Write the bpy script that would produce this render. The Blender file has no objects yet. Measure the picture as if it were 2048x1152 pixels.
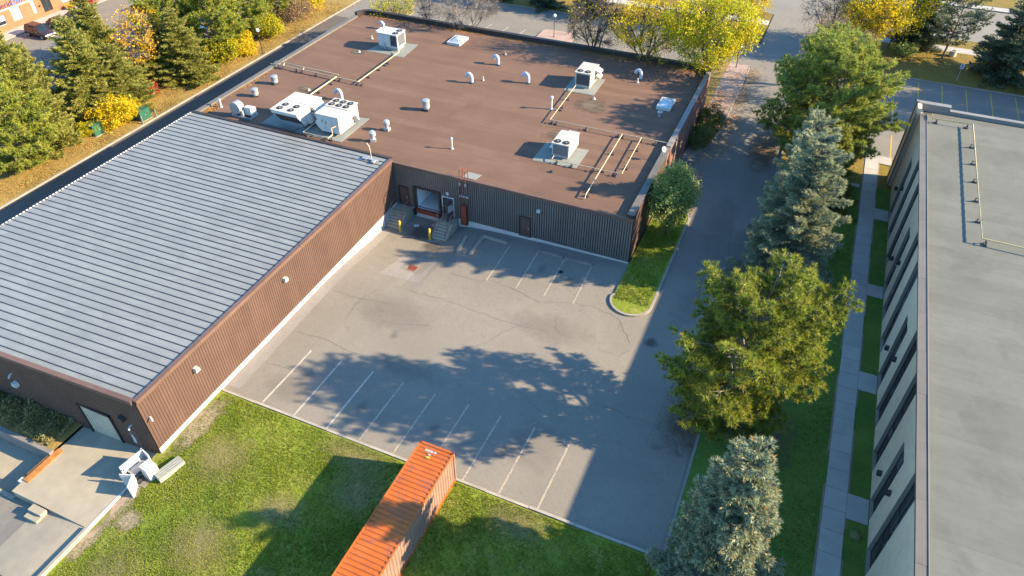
import bpy, math, random
import numpy as np
from mathutils import Vector, Matrix
R = math.radians
SC = bpy.context.scene
COL = SC.collection
rnd = random.Random(7)

# ------------------------------------------------------------------ camera, light, exposure
_p, _y, _r = R(40.7413), R(-23.676), R(-0.042)
_f = Vector((math.sin(_y)*math.cos(_p), math.cos(_y)*math.cos(_p), -math.sin(_p)))
_rt = Vector((math.cos(_y), -math.sin(_y), 0)); _up = _rt.cross(_f)
_r2 = _rt*math.cos(_r) + _up*math.sin(_r); _u2 = -_rt*math.sin(_r) + _up*math.cos(_r)
cam_d = bpy.data.cameras.new('camera'); cam = bpy.data.objects.new('camera', cam_d); COL.objects.link(cam)
cam.matrix_world = Matrix(((_r2.x, _u2.x, -_f.x, 0), (_r2.y, _u2.y, -_f.y, 0), (_r2.z, _u2.z, -_f.z, 40.0), (0, 0, 0, 1)))
cam_d.sensor_width = 36; cam_d.lens = 25.094; cam_d.clip_start = 0.5; cam_d.clip_end = 2000
SC.camera = cam
SUN = Vector((2.13, 0.59, 1.0)).normalized()
world = bpy.data.worlds.new('World'); SC.world = world; world.use_nodes = True
_nt = world.node_tree
_bg = next(n for n in _nt.nodes if n.type == 'BACKGROUND')
_sky = _nt.nodes.new('ShaderNodeTexSky'); _sky.sky_type = 'NISHITA'; _sky.sun_disc = False
_sky.sun_elevation = math.asin(SUN.z); _sky.sun_rotation = math.atan2(SUN.x, SUN.y)
_sky.air_density = 1.0; _sky.dust_density = 0.15; _sky.ozone_density = 4.0
_mx = _nt.nodes.new('ShaderNodeMix'); _mx.data_type = 'RGBA'; _mx.blend_type = 'MULTIPLY'; _mx.inputs[0].default_value = 1.0
_mx.inputs[7].default_value = (0.72, 0.97, 1.06, 1)          # clear deep blue autumn sky
_nt.links.new(_sky.outputs[0], _mx.inputs[6]); _nt.links.new(_mx.outputs[2], _bg.inputs[0]); _bg.inputs[1].default_value = 0.14
sun_d = bpy.data.lights.new('sun', 'SUN'); sun_d.energy = 5.0; sun_d.angle = R(0.55); sun_d.color = (1.0, 0.815, 0.545)
sun = bpy.data.objects.new('sun', sun_d); COL.objects.link(sun); sun.location = (60, 40, 60)
sun.rotation_euler = SUN.to_track_quat('Z', 'Y').to_euler()
SC.view_settings.view_transform = 'Standard'; SC.view_settings.look = 'None'
SC.view_settings.exposure = 2.05; SC.view_settings.gamma = 1.0
try: SC.view_settings.use_curve_mapping = False
except Exception: pass
SC.render.engine = 'CYCLES'
SC.cycles.max_bounces = 6; SC.cycles.diffuse_bounces = 3; SC.cycles.glossy_bounces = 2
SC.cycles.transmission_bounces = 3; SC.cycles.transparent_max_bounces = 8
SC.cycles.use_denoising = True

# ------------------------------------------------------------------ mesh helpers
class MB:
    """Collects simple shapes into one mesh."""
    def __init__(s): s.v = []; s.f = []
    def add(s, vs, fs):
        b = len(s.v); s.v += [tuple(v) for v in vs]; s.f += [tuple(i+b for i in f) for f in fs]; return s
    def box(s, x0, x1, y0, y1, z0, z1):
        return s.add([(x0,y0,z0),(x1,y0,z0),(x1,y1,z0),(x0,y1,z0),(x0,y0,z1),(x1,y0,z1),(x1,y1,z1),(x0,y1,z1)],
                     [(3,2,1,0),(4,5,6,7),(0,1,5,4),(1,2,6,5),(2,3,7,6),(3,0,4,7)])
    def obox(s, c, size, rot=None):
        hx, hy, hz = size[0]/2, size[1]/2, size[2]/2
        m = rot or Matrix.Identity(3)
        vs = [Vector(c) + m @ Vector((a*hx, b*hy, d*hz)) for d in (-1,1) for a,b in ((-1,-1),(1,-1),(1,1),(-1,1))]
        return s.add(vs, [(3,2,1,0),(4,5,6,7),(0,1,5,4),(1,2,6,5),(2,3,7,6),(3,0,4,7)])
    def quad(s, a, b, c, d): return s.add([a,b,c,d], [(0,1,2,3)])
    def tube(s, pts, r, n=8, cap=True):
        pts = [Vector(p) for p in pts]; rs = r if isinstance(r, (list, tuple)) else [r]*len(pts)
        vs = []; prev = None
        for i, p in enumerate(pts):
            d = ((pts[min(i+1, len(pts)-1)] - pts[max(i-1, 0)])).normalized()
            if prev is None:
                a = d.orthogonal().normalized()
                if abs(d.z) < 0.9: a = Vector((0,0,1)).cross(d).normalized()
            else: a = (prev - d*prev.dot(d)).normalized()
            prev = a; b = d.cross(a)
            for k in range(n):
                t = 2*math.pi*(k+0.5)/n
                vs.append(p + (a*math.cos(t) + b*math.sin(t))*rs[i])
        fs = [(i*n+k, i*n+(k+1)%n, (i+1)*n+(k+1)%n, (i+1)*n+k) for i in range(len(pts)-1) for k in range(n)]
        if cap: fs += [tuple(range(n-1,-1,-1)), tuple((len(pts)-1)*n+k for k in range(n))]
        return s.add(vs, fs)
    def lathe(s, prof, c=(0,0,0), n=14):
        vs = [(c[0]+r*math.cos(2*math.pi*k/n), c[1]+r*math.sin(2*math.pi*k/n), c[2]+z) for r, z in prof for k in range(n)]
        fs = [(i*n+k, i*n+(k+1)%n, (i+1)*n+(k+1)%n, (i+1)*n+k) for i in range(len(prof)-1) for k in range(n)]
        if prof[0][0] > 1e-4: fs.append(tuple(range(n-1,-1,-1)))
        if prof[-1][0] > 1e-4: fs.append(tuple((len(prof)-1)*n+k for k in range(n)))
        return s.add(vs, fs)
    def prism(s, poly, axis, a, b):
        """polygon of 2D points extruded along axis 'x' (pts y,z), 'y' (pts x,z) or 'z' (pts x,y) from a to b"""
        def P(q, t): return (t,q[0],q[1]) if axis=='x' else ((q[0],t,q[1]) if axis=='y' else (q[0],q[1],t))
        n = len(poly); vs = [P(q,a) for q in poly] + [P(q,b) for q in poly]
        fs = [tuple(range(n-1,-1,-1)), tuple(range(n,2*n))] + [(i,(i+1)%n,n+(i+1)%n,n+i) for i in range(n)]
        return s.add(vs, fs)
    def grid(s, x0, x1, y0, y1, nx, ny, zf):
        vs = [(x0+(x1-x0)*i/nx, y0+(y1-y0)*j/ny) for j in range(ny+1) for i in range(nx+1)]
        vs = [(x,y,zf(x,y)) for x,y in vs]
        fs = [(j*(nx+1)+i, j*(nx+1)+i+1, (j+1)*(nx+1)+i+1, (j+1)*(nx+1)+i) for j in range(ny) for i in range(nx)]
        return s.add(vs, fs)
    def mesh(s, name, off=(0,0,0), smooth=False):
        me = bpy.data.meshes.new(name)
        me.from_pydata([(v[0]-off[0], v[1]-off[1], v[2]-off[2]) for v in s.v], [], s.f); me.update()
        # make normals consistent and outward
        import bmesh
        bm = bmesh.new(); bm.from_mesh(me); bmesh.ops.recalc_face_normals(bm, faces=bm.faces); bm.to_mesh(me); bm.free()
        if smooth:
            me.polygons.foreach_set('use_smooth', [True]*len(me.polygons))
            try: me.set_sharp_from_angle(angle=R(38))
            except Exception: pass
        return me

def woff(o):
    v = Vector((0,0,0))
    while o is not None: v += o.location; o = o.parent
    return v
def link(name, me, mat=None, parent=None, loc=None):
    o = bpy.data.objects.new(name, me); COL.objects.link(o)
    if parent is not None: o.parent = parent
    if loc is not None: o.location = loc
    if mat is not None and len(me.materials) == 0: me.materials.append(mat)
    return o
def obj(name, mb, mat, parent=None, smooth=False, kind=None):
    """one mesh object from world-space geometry; local to its parent"""
    off = woff(parent) if parent is not None else (0,0,0)
    o = link(name, mb.mesh(name, off, smooth), mat, parent)
    if kind: o['kind'] = kind
    return o
def struct(name, mb, mat, smooth=False): return obj(name, mb, mat, None, smooth, 'structure')
def tag(o, label, cat, group=None):
    o['label'] = label; o['category'] = cat
    if group: o['group'] = group
    return o
def thing(name, label, cat, loc=(0,0,0), group=None):
    o = bpy.data.objects.new(name, None); COL.objects.link(o); o.location = loc; o.empty_display_size = 0.3
    return tag(o, label, cat, group)
def solo(name, mb, mat, label, cat, loc=(0,0,0), group=None, smooth=False):
    """a thing that is one mesh; origin at its base"""
    o = link(name, mb.mesh(name, loc, smooth), mat); o.location = loc
    return tag(o, label, cat, group)
def copy_tree(o, parent=None):
    c = o.copy(); COL.objects.link(c)
    if parent is not None: c.parent = parent
    for ch in list(o.children): copy_tree(ch, c)
    return c
def dup(o, loc, rz=0.0, scale=None, label=None):
    c = copy_tree(o); c.location = loc; c.rotation_euler = (0,0,rz)
    if scale: c.scale = scale if isinstance(scale, (tuple, list)) else (scale,)*3
    if label: c['label'] = label
    return c
def np_mesh(name, verts, k, tint=None):
    """loose k-gons from an (N*k,3) array, with an optional per-face value for leaf colour"""
    n = len(verts)//k
    me = bpy.data.meshes.new(name)
    me.vertices.add(n*k); me.vertices.foreach_set('co', np.ascontiguousarray(verts, np.float32).ravel())
    me.loops.add(n*k); me.loops.foreach_set('vertex_index', np.arange(n*k, dtype=np.int32))
    me.polygons.add(n); me.polygons.foreach_set('loop_start', np.arange(0, n*k, k, dtype=np.int32))
    if tint is not None:
        a = me.attributes.new('tint', 'FLOAT', 'FACE'); a.data.foreach_set('value', np.asarray(tint, np.float32))
    me.update(calc_edges=True)
    return me
def tubes_mesh(name, segs, n=5):
    """tapered limbs: rows of (p0, p1, r0, r1)"""
    A = np.array([s[0] for s in segs], float); B = np.array([s[1] for s in segs], float)
    r0 = np.array([s[2] for s in segs])[:,None]; r1 = np.array([s[3] for s in segs])[:,None]
    d = B-A; d /= np.linalg.norm(d, axis=1)[:,None]+1e-9
    ref = np.where(np.abs(d[:,2:3])<0.9, np.array([[0,0,1.0]]), np.array([[1.0,0,0]]))
    a = np.cross(d, ref); a /= np.linalg.norm(a, axis=1)[:,None]+1e-9; b = np.cross(d, a)
    quads = []
    ring = lambda P, r, k: P + (a*math.cos(2*math.pi*k/n) + b*math.sin(2*math.pi*k/n))*r
    for k in range(n): quads.append(np.stack([ring(A,r0,k), ring(A,r0,k+1), ring(B,r1,k+1), ring(B,r1,k)], 1))
    V = np.concatenate(quads).reshape(-1,3)
    return np_mesh(name, V, 4)

# ------------------------------------------------------------------ materials
def N(nt, t, **kw):
    n = nt.nodes.new('ShaderNode'+t)
    for k, v in kw.items():
        if k in n.bl_rna.properties: setattr(n, k, v)
        else: n.inputs[k].default_value = v
    return n
class Mat:
    def __init__(s, name, rough=0.8, metal=0.0, spec=0.35):
        s.m = bpy.data.materials.new(name); s.m.use_nodes = True; s.nt = s.m.node_tree
        s.b = next(n for n in s.nt.nodes if n.type == 'BSDF_PRINCIPLED')
        s.b.inputs['Roughness'].default_value = rough; s.b.inputs['Metallic'].default_value = metal
        s.b.inputs['Specular IOR Level'].default_value = spec
        s.pos = N(s.nt, 'NewGeometry').outputs['Position']; s.h = None
    def L(s, a, b): s.nt.links.new(a, b)
    def map(s, scale=(1,1,1), rot=(0,0,0), src=None):
        n = N(s.nt, 'Mapping'); n.inputs['Scale'].default_value = scale; n.inputs['Rotation'].default_value = rot
        s.L(src or s.pos, n.inputs[0]); return n.outputs[0]
    def noise(s, scale, detail=4, rough=0.55, dist=0.0, src=None):
        n = N(s.nt, 'TexNoise'); n.inputs['Scale'].default_value = scale; n.inputs['Detail'].default_value = detail
        n.inputs['Roughness'].default_value = rough; n.inputs['Distortion'].default_value = dist
        s.L(src or s.pos, n.inputs['Vector']); return n.outputs['Fac']
    def ramp(s, fac, a, b, lo=0.0, hi=1.0):
        n = N(s.nt, 'MapRange'); n.inputs[1].default_value = a; n.inputs[2].default_value = b
        n.inputs[3].default_value = lo; n.inputs[4].default_value = hi; s.L(fac, n.inputs[0]); return n.outputs[0]
    def math(s, op, a, b=None):
        n = N(s.nt, 'Math', operation=op)
        for i, q in enumerate((a, b)):
            if q is None: continue
            if isinstance(q, (int, float)): n.inputs[i].default_value = q
            else: s.L(q, n.inputs[i])
        return n.outputs[0]
    def mix(s, fac, a, b, mode='MIX'):
        n = N(s.nt, 'Mix', data_type='RGBA', blend_type=mode)
        for i, q in ((0, fac), (6, a), (7, b)):
            if isinstance(q, (int, float)): n.inputs[i].default_value = q
            elif isinstance(q, tuple): n.inputs[i].default_value = (*q, 1)
            else: s.L(q, n.inputs[i])
        return n.outputs[2]
    def scale(s, col, fac):
        """colour times a grey factor socket"""
        c = N(s.nt, 'CombineColor')
        for i in range(3): s.L(fac, c.inputs[i])
        return s.mix(1.0, col, c.outputs[0], 'MULTIPLY')
    def objrand(s): return N(s.nt, 'ObjectInfo').outputs['Random']
    def attr(s, name): return N(s.nt, 'Attribute', attribute_name=name).outputs['Fac']
    def color(s, c):
        if isinstance(c, tuple): s.b.inputs['Base Color'].default_value = (*c, 1)
        else: s.L(c, s.b.inputs['Base Color'])
        return s
    def bump(s, h, dist=0.02, strength=1.0):
        n = N(s.nt, 'Bump'); n.inputs['Strength'].default_value = strength; n.inputs['Distance'].default_value = dist
        s.L(h, n.inputs['Height'])
        if s.h is not None: s.L(s.h, n.inputs['Normal'])
        s.h = n.outputs[0]; s.L(s.h, s.b.inputs['Normal']); return s
    def rough(s, fac): s.L(fac, s.b.inputs['Roughness']); return s
def simple(name, c, rough=0.7, metal=0.0, var=0.18, sc=1.5, orand=0.0, bump=0.0, bsc=20, dirt=0.0, spec=0.35):
    m = Mat(name, rough, metal, spec)
    lo = tuple(x*(1-var) for x in c); hi = tuple(min(1, x*(1+var)) for x in c)
    col = m.mix(m.ramp(m.noise(sc, 5), 0.3, 0.7), lo, hi)
    if orand: col = m.scale(col, m.ramp(m.objrand(), 0, 1, 1-orand, 1+orand))
    if dirt: col = m.mix(m.ramp(m.noise(sc*0.45, 6, 0.7), 0.52, 0.75, 0, dirt), col, tuple(x*0.45 for x in c))
    m.color(col)
    if bump: m.bump(m.noise(bsc, 4), bump)
    return m.m
# ------------------------------------------------------------------ named materials
def asphalt(name, c, seed_scale=1.0, cracks=1.0, warm=0.0):
    m = Mat(name, 0.9, 0, 0.25)
    lo = tuple(x*0.84 for x in c); hi = tuple(x*1.14 for x in c)
    col = m.mix(m.ramp(m.noise(0.16*seed_scale, 6, 0.6, 0.6), 0.35, 0.66), lo, hi)
    col = m.mix(m.ramp(m.noise(1.6, 7, 0.72), 0.42, 0.7, 0, 0.5), col, tuple(x*0.72 for x in c))
    col = m.mix(m.ramp(m.noise(11, 6, 0.85), 0.32, 0.66, 0, 0.75), col, tuple(x*1.42 for x in c))
    col = m.mix(m.ramp(m.noise(5, 6, 0.8), 0.50, 0.66, 0, 0.4), col, tuple(x*0.66 for x in c))
    col = m.mix(m.ramp(m.noise(9, 3, 0.6), 0.60, 0.74, 0, 0.5), col, tuple(x*0.7 for x in c))
    # dark oil and tyre stains
    col = m.mix(m.ramp(m.noise(0.55, 7, 0.72, 1.2), 0.60, 0.78, 0, 0.55), col, tuple(x*0.5 for x in c))
    if cracks:
        w = m.noise(0.8, 4, 0.6)
        wv = N(m.nt, 'VectorMath', operation='ADD'); sc = N(m.nt, 'CombineXYZ')
        m.L(m.math('MULTIPLY', w, 1.3), sc.inputs[0]); m.L(m.math('MULTIPLY', m.noise(0.5, 4, 0.6), 1.3), sc.inputs[1])
        m.L(m.pos, wv.inputs[0]); m.L(sc.outputs[0], wv.inputs[1])
        v = N(m.nt, 'TexVoronoi', feature='DISTANCE_TO_EDGE', voronoi_dimensions='2D'); v.inputs['Scale'].default_value = 0.17
        m.L(wv.outputs[0], v.inputs['Vector'])
        line = m.ramp(v.outputs['Distance'], 0.002, 0.010, 0.75*cracks, 0)
        line = m.math('MULTIPLY', line, m.ramp(m.noise(0.25, 3), 0.42, 0.6))
        col = m.mix(line, col, tuple(x*0.42 for x in c))
        v2 = N(m.nt, 'TexVoronoi', feature='DISTANCE_TO_EDGE', voronoi_dimensions='2D'); v2.inputs['Scale'].default_value = 0.6
        m.L(wv.outputs[0], v2.inputs['Vector'])
        l2 = m.math('MULTIPLY', m.ramp(v2.outputs['Distance'], 0.003, 0.016, 0.5*cracks, 0), m.ramp(m.noise(0.3, 3, 0.5, 0.4), 0.54, 0.66))
        col = m.mix(l2, col, tuple(x*0.5 for x in c))
    m.color(col); m.bump(m.noise(45, 3), 0.012, 0.7)
    return m.m
def lawnmat(name, g1, g2, dry, dry_amt=0.4):
    m = Mat(name, 0.95, 0, 0.15)
    col = m.mix(m.ramp(m.noise(0.35, 6, 0.65), 0.35, 0.65), g1, g2)
    col = m.mix(m.ramp(m.noise(0.9, 6, 0.7, 0.5), 0.50, 0.72, 0, dry_amt), col, dry)
    col = m.mix(m.ramp(m.noise(6, 5, 0.7), 0.42, 0.7, 0, 0.55), col, tuple(x*0.55 for x in g1))
    col = m.mix(m.ramp(m.noise(22, 3, 0.7), 0.5, 0.75, 0, 0.5), col, tuple(x*1.5 for x in g2))
    m.color(col); m.bump(m.noise(14, 4, 0.7), 0.06, 0.8); m.bump(m.noise(2.2, 4, 0.6), 0.12, 0.6)
    return m.m
def concrete(name, c, var=0.12, stain=0.3):
    m = Mat(name, 0.85, 0, 0.3)
    col = m.mix(m.ramp(m.noise(0.9, 6, 0.6), 0.35, 0.68), tuple(x*(1-var) for x in c), tuple(x*(1+var) for x in c))
    col = m.scale(col, m.ramp(m.objrand(), 0, 1, 0.92, 1.06))
    col = m.mix(m.ramp(m.noise(3.2, 6, 0.72, 0.8), 0.56, 0.78, 0, stain), col, tuple(x*0.5 for x in c))
    col = m.mix(m.ramp(m.noise(30, 3), 0.4, 0.7, 0, 0.3), col, tuple(x*1.12 for x in c))
    m.color(col); m.bump(m.noise(30, 3), 0.008, 0.6)
    return m.m
def paint_line(name, c, under):
    m = Mat(name, 0.75, 0, 0.3)
    col = m.mix(m.ramp(m.noise(7, 5, 0.75), 0.48, 0.60, 0, 0.85), c, under)
    m.color(m.mix(m.ramp(m.noise(1.3, 4, 0.6), 0.5, 0.7, 0, 0.5), col, under)); return m.m
def siding(name, c, r=0.6, sp=0.3):
    m = Mat(name, r, 0, sp)
    col = m.mix(m.ramp(m.noise(0.6, 5), 0.3, 0.7), tuple(x*0.9 for x in c), tuple(x*1.1 for x in c))
    col = m.scale(col, m.ramp(m.objrand(), 0, 1, 0.93, 1.06))
    streak = m.noise(1.0, 5, 0.6, src=m.map((5, 5, 0.35)))
    col = m.mix(m.ramp(streak, 0.52, 0.78, 0, 0.35), col, tuple(x*1.35 for x in c))
    m.color(col); return m.m
def roofmat(name, c, streak_axis='x', lo=0.82, hi=1.12, dirt=0.45, dcol=None, pond=0.25):
    """rolled roofing: grain, streaks along the rolls and ponding stains"""
    m = Mat(name, 0.92, 0, 0.2)
    col = m.mix(m.ramp(m.noise(0.25, 6, 0.6), 0.35, 0.66), tuple(x*0.9 for x in c), tuple(x*1.1 for x in c))
    col = m.scale(col, m.ramp(m.objrand(), 0, 1, lo, hi))
    st = m.noise(1.0, 6, 0.65, src=m.map((0.35, 3.5, 1) if streak_axis == 'x' else (3.5, 0.35, 1)))
    col = m.mix(m.ramp(st, 0.5, 0.78, 0, dirt), col, dcol or tuple(x*0.6 for x in c))
    col = m.mix(m.ramp(m.noise(0.33, 6, 0.68, 0.4), 0.52, 0.70, 0, pond), col, dcol or tuple(x*0.6 for x in c))
    col = m.mix(m.ramp(m.noise(2.6, 5, 0.7), 0.45, 0.7, 0, 0.3), col, tuple(x*0.78 for x in c))
    col = m.mix(m.ramp(m.noise(30, 3, 0.7), 0.35, 0.7, 0, 0.4), col, tuple(x*1.2 for x in c))
    
    # bitumen bleed along the lap of every roll
    gen = N(m.nt, 'TexCoord').outputs['Generated']; sp = N(m.nt, 'SeparateXYZ'); m.L(gen, sp.inputs[0])
    e = m.math('ADD', sp.outputs[1], m.math('MULTIPLY', m.math('SUBTRACT', m.noise(3.0, 4, 0.7), 0.5), 0.10))
    col = m.mix(m.ramp(e, 0.03, 0.085, 0.55, 0), col, tuple(x*0.45 for x in c))
    m.color(col); m.bump(m.noise(40, 3), 0.006, 0.6); return m
def leafmat(name, cols, trans=0.35, rough=0.6, patch=0.5):
    """cols: dark, mid, light and a rare accent"""
    m = Mat(name, rough, 0, 0.25)
    t = m.attr('tint')
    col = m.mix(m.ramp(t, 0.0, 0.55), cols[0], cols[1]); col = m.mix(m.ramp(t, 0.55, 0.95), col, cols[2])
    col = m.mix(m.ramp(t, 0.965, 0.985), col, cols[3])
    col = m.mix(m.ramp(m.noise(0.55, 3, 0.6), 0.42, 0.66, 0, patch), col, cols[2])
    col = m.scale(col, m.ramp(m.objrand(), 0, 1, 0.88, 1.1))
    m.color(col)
    tr = N(m.nt, 'BsdfTranslucent'); mx = N(m.nt, 'MixShader'); mx.inputs[0].default_value = trans
    out = next(n for n in m.nt.nodes if n.type == 'OUTPUT_MATERIAL')
    m.L(m.mix(1.0, col, (1.0, 1.0, 0.6), 'MULTIPLY'), tr.inputs[0])
    m.L(m.b.outputs[0], mx.inputs[1]); m.L(tr.outputs[0], mx.inputs[2]); m.L(mx.outputs[0], out.inputs[0])
    return m.m

M = {}
M['asphalt'] = asphalt('asphalt_lot', (0.156, 0.137, 0.110), 1.0, 0)
M['asphalt_drive'] = asphalt('asphalt_drive', (0.14, 0.125, 0.104), 1.0, 0)
M['asphalt_old'] = asphalt('asphalt_old', (0.138, 0.124, 0.102), 1.4, 0.6)
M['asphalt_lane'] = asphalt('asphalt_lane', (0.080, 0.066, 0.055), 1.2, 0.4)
M['asphalt_patch'] = asphalt('asphalt_patch', (0.185, 0.165, 0.145), 2, 0.3)
M['asphalt_dark'] = asphalt('asphalt_dark_patch', (0.07, 0.066, 0.063), 2, 0.5)
M['street'] = asphalt('street', (0.15, 0.135, 0.112), 0.6, 0.4)
M['lawn'] = lawnmat('lawn', (0.095, 0.135, 0.015), (0.175, 0.205, 0.022), (0.28, 0.225, 0.075), 0.75)
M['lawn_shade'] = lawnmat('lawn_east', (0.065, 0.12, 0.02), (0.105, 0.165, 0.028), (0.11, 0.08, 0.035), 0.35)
M['leaf_lawn'] = lawnmat('leafy_lawn', (0.21, 0.145, 0.042), (0.28, 0.18, 0.052), (0.14, 0.13, 0.035), 0.5)
M['far_lawn'] = lawnmat('far_lawn', (0.14, 0.11, 0.022), (0.20, 0.13, 0.03), (0.06, 0.06, 0.015), 0.6)
M['ground'] = lawnmat('ground', (0.08, 0.085, 0.03), (0.11, 0.10, 0.045), (0.12, 0.10, 0.06))
M['dirt'] = lawnmat('dirt', (0.21, 0.16, 0.11), (0.26, 0.20, 0.14), (0.13, 0.095, 0.06), 0.5)
M['crack'] = simple('crack', (0.062, 0.055, 0.048), 0.95)
M['concrete'] = concrete('concrete', (0.24, 0.208, 0.152))
M['concrete_walk'] = concrete('concrete_walk', (0.31, 0.285, 0.25), 0.08, 0.18)
M['concrete_white'] = concrete('painted_foundation', (0.42, 0.39, 0.35), 0.06, 0.2)
M['concrete_dark'] = concrete('weathered_concrete', (0.17, 0.15, 0.13), 0.2, 0.5)
M['kerb'] = concrete('kerb_concrete', (0.21, 0.185, 0.152), 0.15, 0.4)
M['kerb_pale'] = concrete('kerb_pale', (0.27, 0.24, 0.195), 0.15, 0.4)
M['paving'] = concrete('paving', (0.27, 0.19, 0.15), 0.15, 0.3)
M['line_white'] = paint_line('line_white', (0.42, 0.37, 0.29), (0.17, 0.15, 0.125))
M['line_cream'] = paint_line('line_cream', (0.33, 0.27, 0.19), (0.14, 0.125, 0.11))
M['line_yellow'] = paint_line('line_yellow', (0.42, 0.27, 0.04), (0.24, 0.17, 0.07))
M['brown_siding'] = siding('brown_siding', (0.080, 0.046, 0.034))
M['shade_siding'] = siding('shade_toned_siding', (0.112, 0.098, 0.088), 0.42, 0.5)  # front siding: the paler grey of its lifted shade is put into the colour
M['brown_trim'] = simple('brown_trim', (0.105, 0.06, 0.042), 0.55, 0, 0.12, 1, 0.06)
M['dark_trim'] = simple('dark_trim', (0.032, 0.021, 0.016), 0.6, 0, 0.2, 1, 0.1)
M['door_brown'] = simple('door_brown', (0.075, 0.045, 0.038), 0.55)
M['grey_coping'] = simple('grey_coping', (0.165, 0.15, 0.135), 0.6, 0, 0.08, 0.8, 0.06, dirt=0.2)
M['tan_coping'] = simple('tan_coping', (0.104, 0.092, 0.076), 0.6, 0, 0.1, 0.8, 0.06, dirt=0.25)
_m = roofmat('brown_roofing', (0.122, 0.071, 0.047), 'x', 0.86, 1.12, 0.65); M['brown_roof'] = _m.m
_m = roofmat('grey_membrane', (0.112, 0.113, 0.094), 'x', 0.90, 1.08, 0.45, (0.07, 0.068, 0.058), 0.6); M['grey_roof'] = _m.m
M['pad_sheet'] = roofmat('pale_membrane', (0.175, 0.18, 0.158), 'x', 0.9, 1.05, 0.5).m
def _stain():
    m = Mat('stained_roofing', 0.92, 0, 0.2); g = N(m.nt, 'TexCoord').outputs['Generated']; d = N(m.nt, 'VectorMath', operation='DISTANCE'); fl = N(m.nt, 'VectorMath', operation='MULTIPLY')
    m.L(g, fl.inputs[0]); fl.inputs[1].default_value = (1, 1, 0); m.L(fl.outputs[0], d.inputs[0]); d.inputs[1].default_value = (0.5, 0.5, 0)
    e = m.math('ADD', d.outputs['Value'], m.math('MULTIPLY', m.math('SUBTRACT', m.noise(0.8, 5, 0.7), 0.5), 0.5)); f = m.ramp(e, 0.14, 0.37, 1, 0)
    st = m.ramp(m.noise(1.0, 5, 0.7, src=m.map((0.7, 3.0, 1))), 0.45, 0.65)
    m.color(m.mix(st, (0.135, 0.105, 0.07), (0.055, 0.044, 0.034))); m.L(m.math('MULTIPLY', f, 0.85), m.b.inputs['Alpha']); return m.m
M['stain_sheet'] = _stain()
def decal(name, lo, hi, amount=0.8, sc=1.6, r0=0.18, r1=0.5):
    """a worn, soft edged mark lying on a surface: oil, dirt, bare soil"""
    m = Mat(name, 0.9, 0, 0.2); g = N(m.nt, 'TexCoord').outputs['Generated']; d = N(m.nt, 'VectorMath', operation='DISTANCE'); fl = N(m.nt, 'VectorMath', operation='MULTIPLY')
    m.L(g, fl.inputs[0]); fl.inputs[1].default_value = (1, 1, 0); m.L(fl.outputs[0], d.inputs[0]); d.inputs[1].default_value = (0.5, 0.5, 0)
    e = m.math('ADD', d.outputs['Value'], m.math('MULTIPLY', m.math('SUBTRACT', m.noise(sc, 6, 0.7), 0.5), 0.55)); f = m.ramp(e, r0, r1, amount, 0)
    m.color(m.mix(m.ramp(m.noise(9, 5, 0.7), 0.35, 0.65), lo, hi)); m.L(f, m.b.inputs['Alpha']); return m.m
M['oil'] = decal('oil_stain', (0.04, 0.037, 0.034), (0.09, 0.08, 0.07), 0.25, 2.5, 0.04, 0.36)
M['worn'] = decal('worn_asphalt', (0.05, 0.046, 0.042), (0.085, 0.076, 0.066), 0.6, 1.2, 0.14, 0.38)
M['pale_wear'] = decal('pale_worn_asphalt', (0.17, 0.15, 0.12), (0.21, 0.185, 0.15), 0.35, 0.5, 0.08, 0.36)
M['soil'] = decal('bare_soil', (0.20, 0.15, 0.10), (0.30, 0.23, 0.16), 1.0, 1.5, 0.22, 0.40)
M['dry_patch'] = decal('dry_grass_patch', (0.17, 0.14, 0.06), (0.28, 0.22, 0.10), 0.6, 0.9, 0.06, 0.36)
M['brown_litter'] = decal('needle_litter', (0.08, 0.05, 0.03), (0.16, 0.10, 0.06), 0.7, 1.0, 0.10, 0.36)
def _metalroof():
    m = Mat('grey_metal_panel', 0.5, 0.0, 0.5)
    c = (0.166, 0.172, 0.160)
    col = m.mix(m.ramp(m.noise(0.5, 4), 0.3, 0.7), tuple(x*0.95 for x in c), tuple(x*1.05 for x in c))
    # each pan has short runs of slightly different tone where the sheet buckled
    br = N(m.nt, 'TexVoronoi', feature='F1', voronoi_dimensions='2D'); br.inputs['Scale'].default_value = 1.0
    br.inputs['Randomness'].default_value = 0.75
    m.L(m.map((0.72, 1.54, 1)), br.inputs['Vector'])
    sep = N(m.nt, 'SeparateColor'); m.L(br.outputs['Color'], sep.inputs[0])
    col = m.scale(col, m.ramp(sep.outputs[0], 0, 1, 0.90, 1.05))
    col = m.scale(col, m.ramp(m.objrand(), 0, 1, 0.96, 1.04))
    col = m.mix(m.ramp(m.noise(7, 5, 0.7, 0.6), 0.55, 0.75, 0, 0.22), col, tuple(x*0.75 for x in c))
    col = m.mix(m.ramp(m.noise(1.0, 5, 0.7, src=m.map((0.25, 2.2, 1))), 0.52, 0.74, 0, 0.4), col, tuple(x*0.8 for x in c))
    m.color(col); m.bump(m.noise(0.9, 3), 0.03, 0.4); return m.m
M['metal_roof'] = _metalroof()
M['seam'] = simple('shade_dark_rib', (0.038, 0.044, 0.055), 0.5, 0.0, 0.1, 2)  # ribs darkened: shade on their near faces is put into the colour
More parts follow.
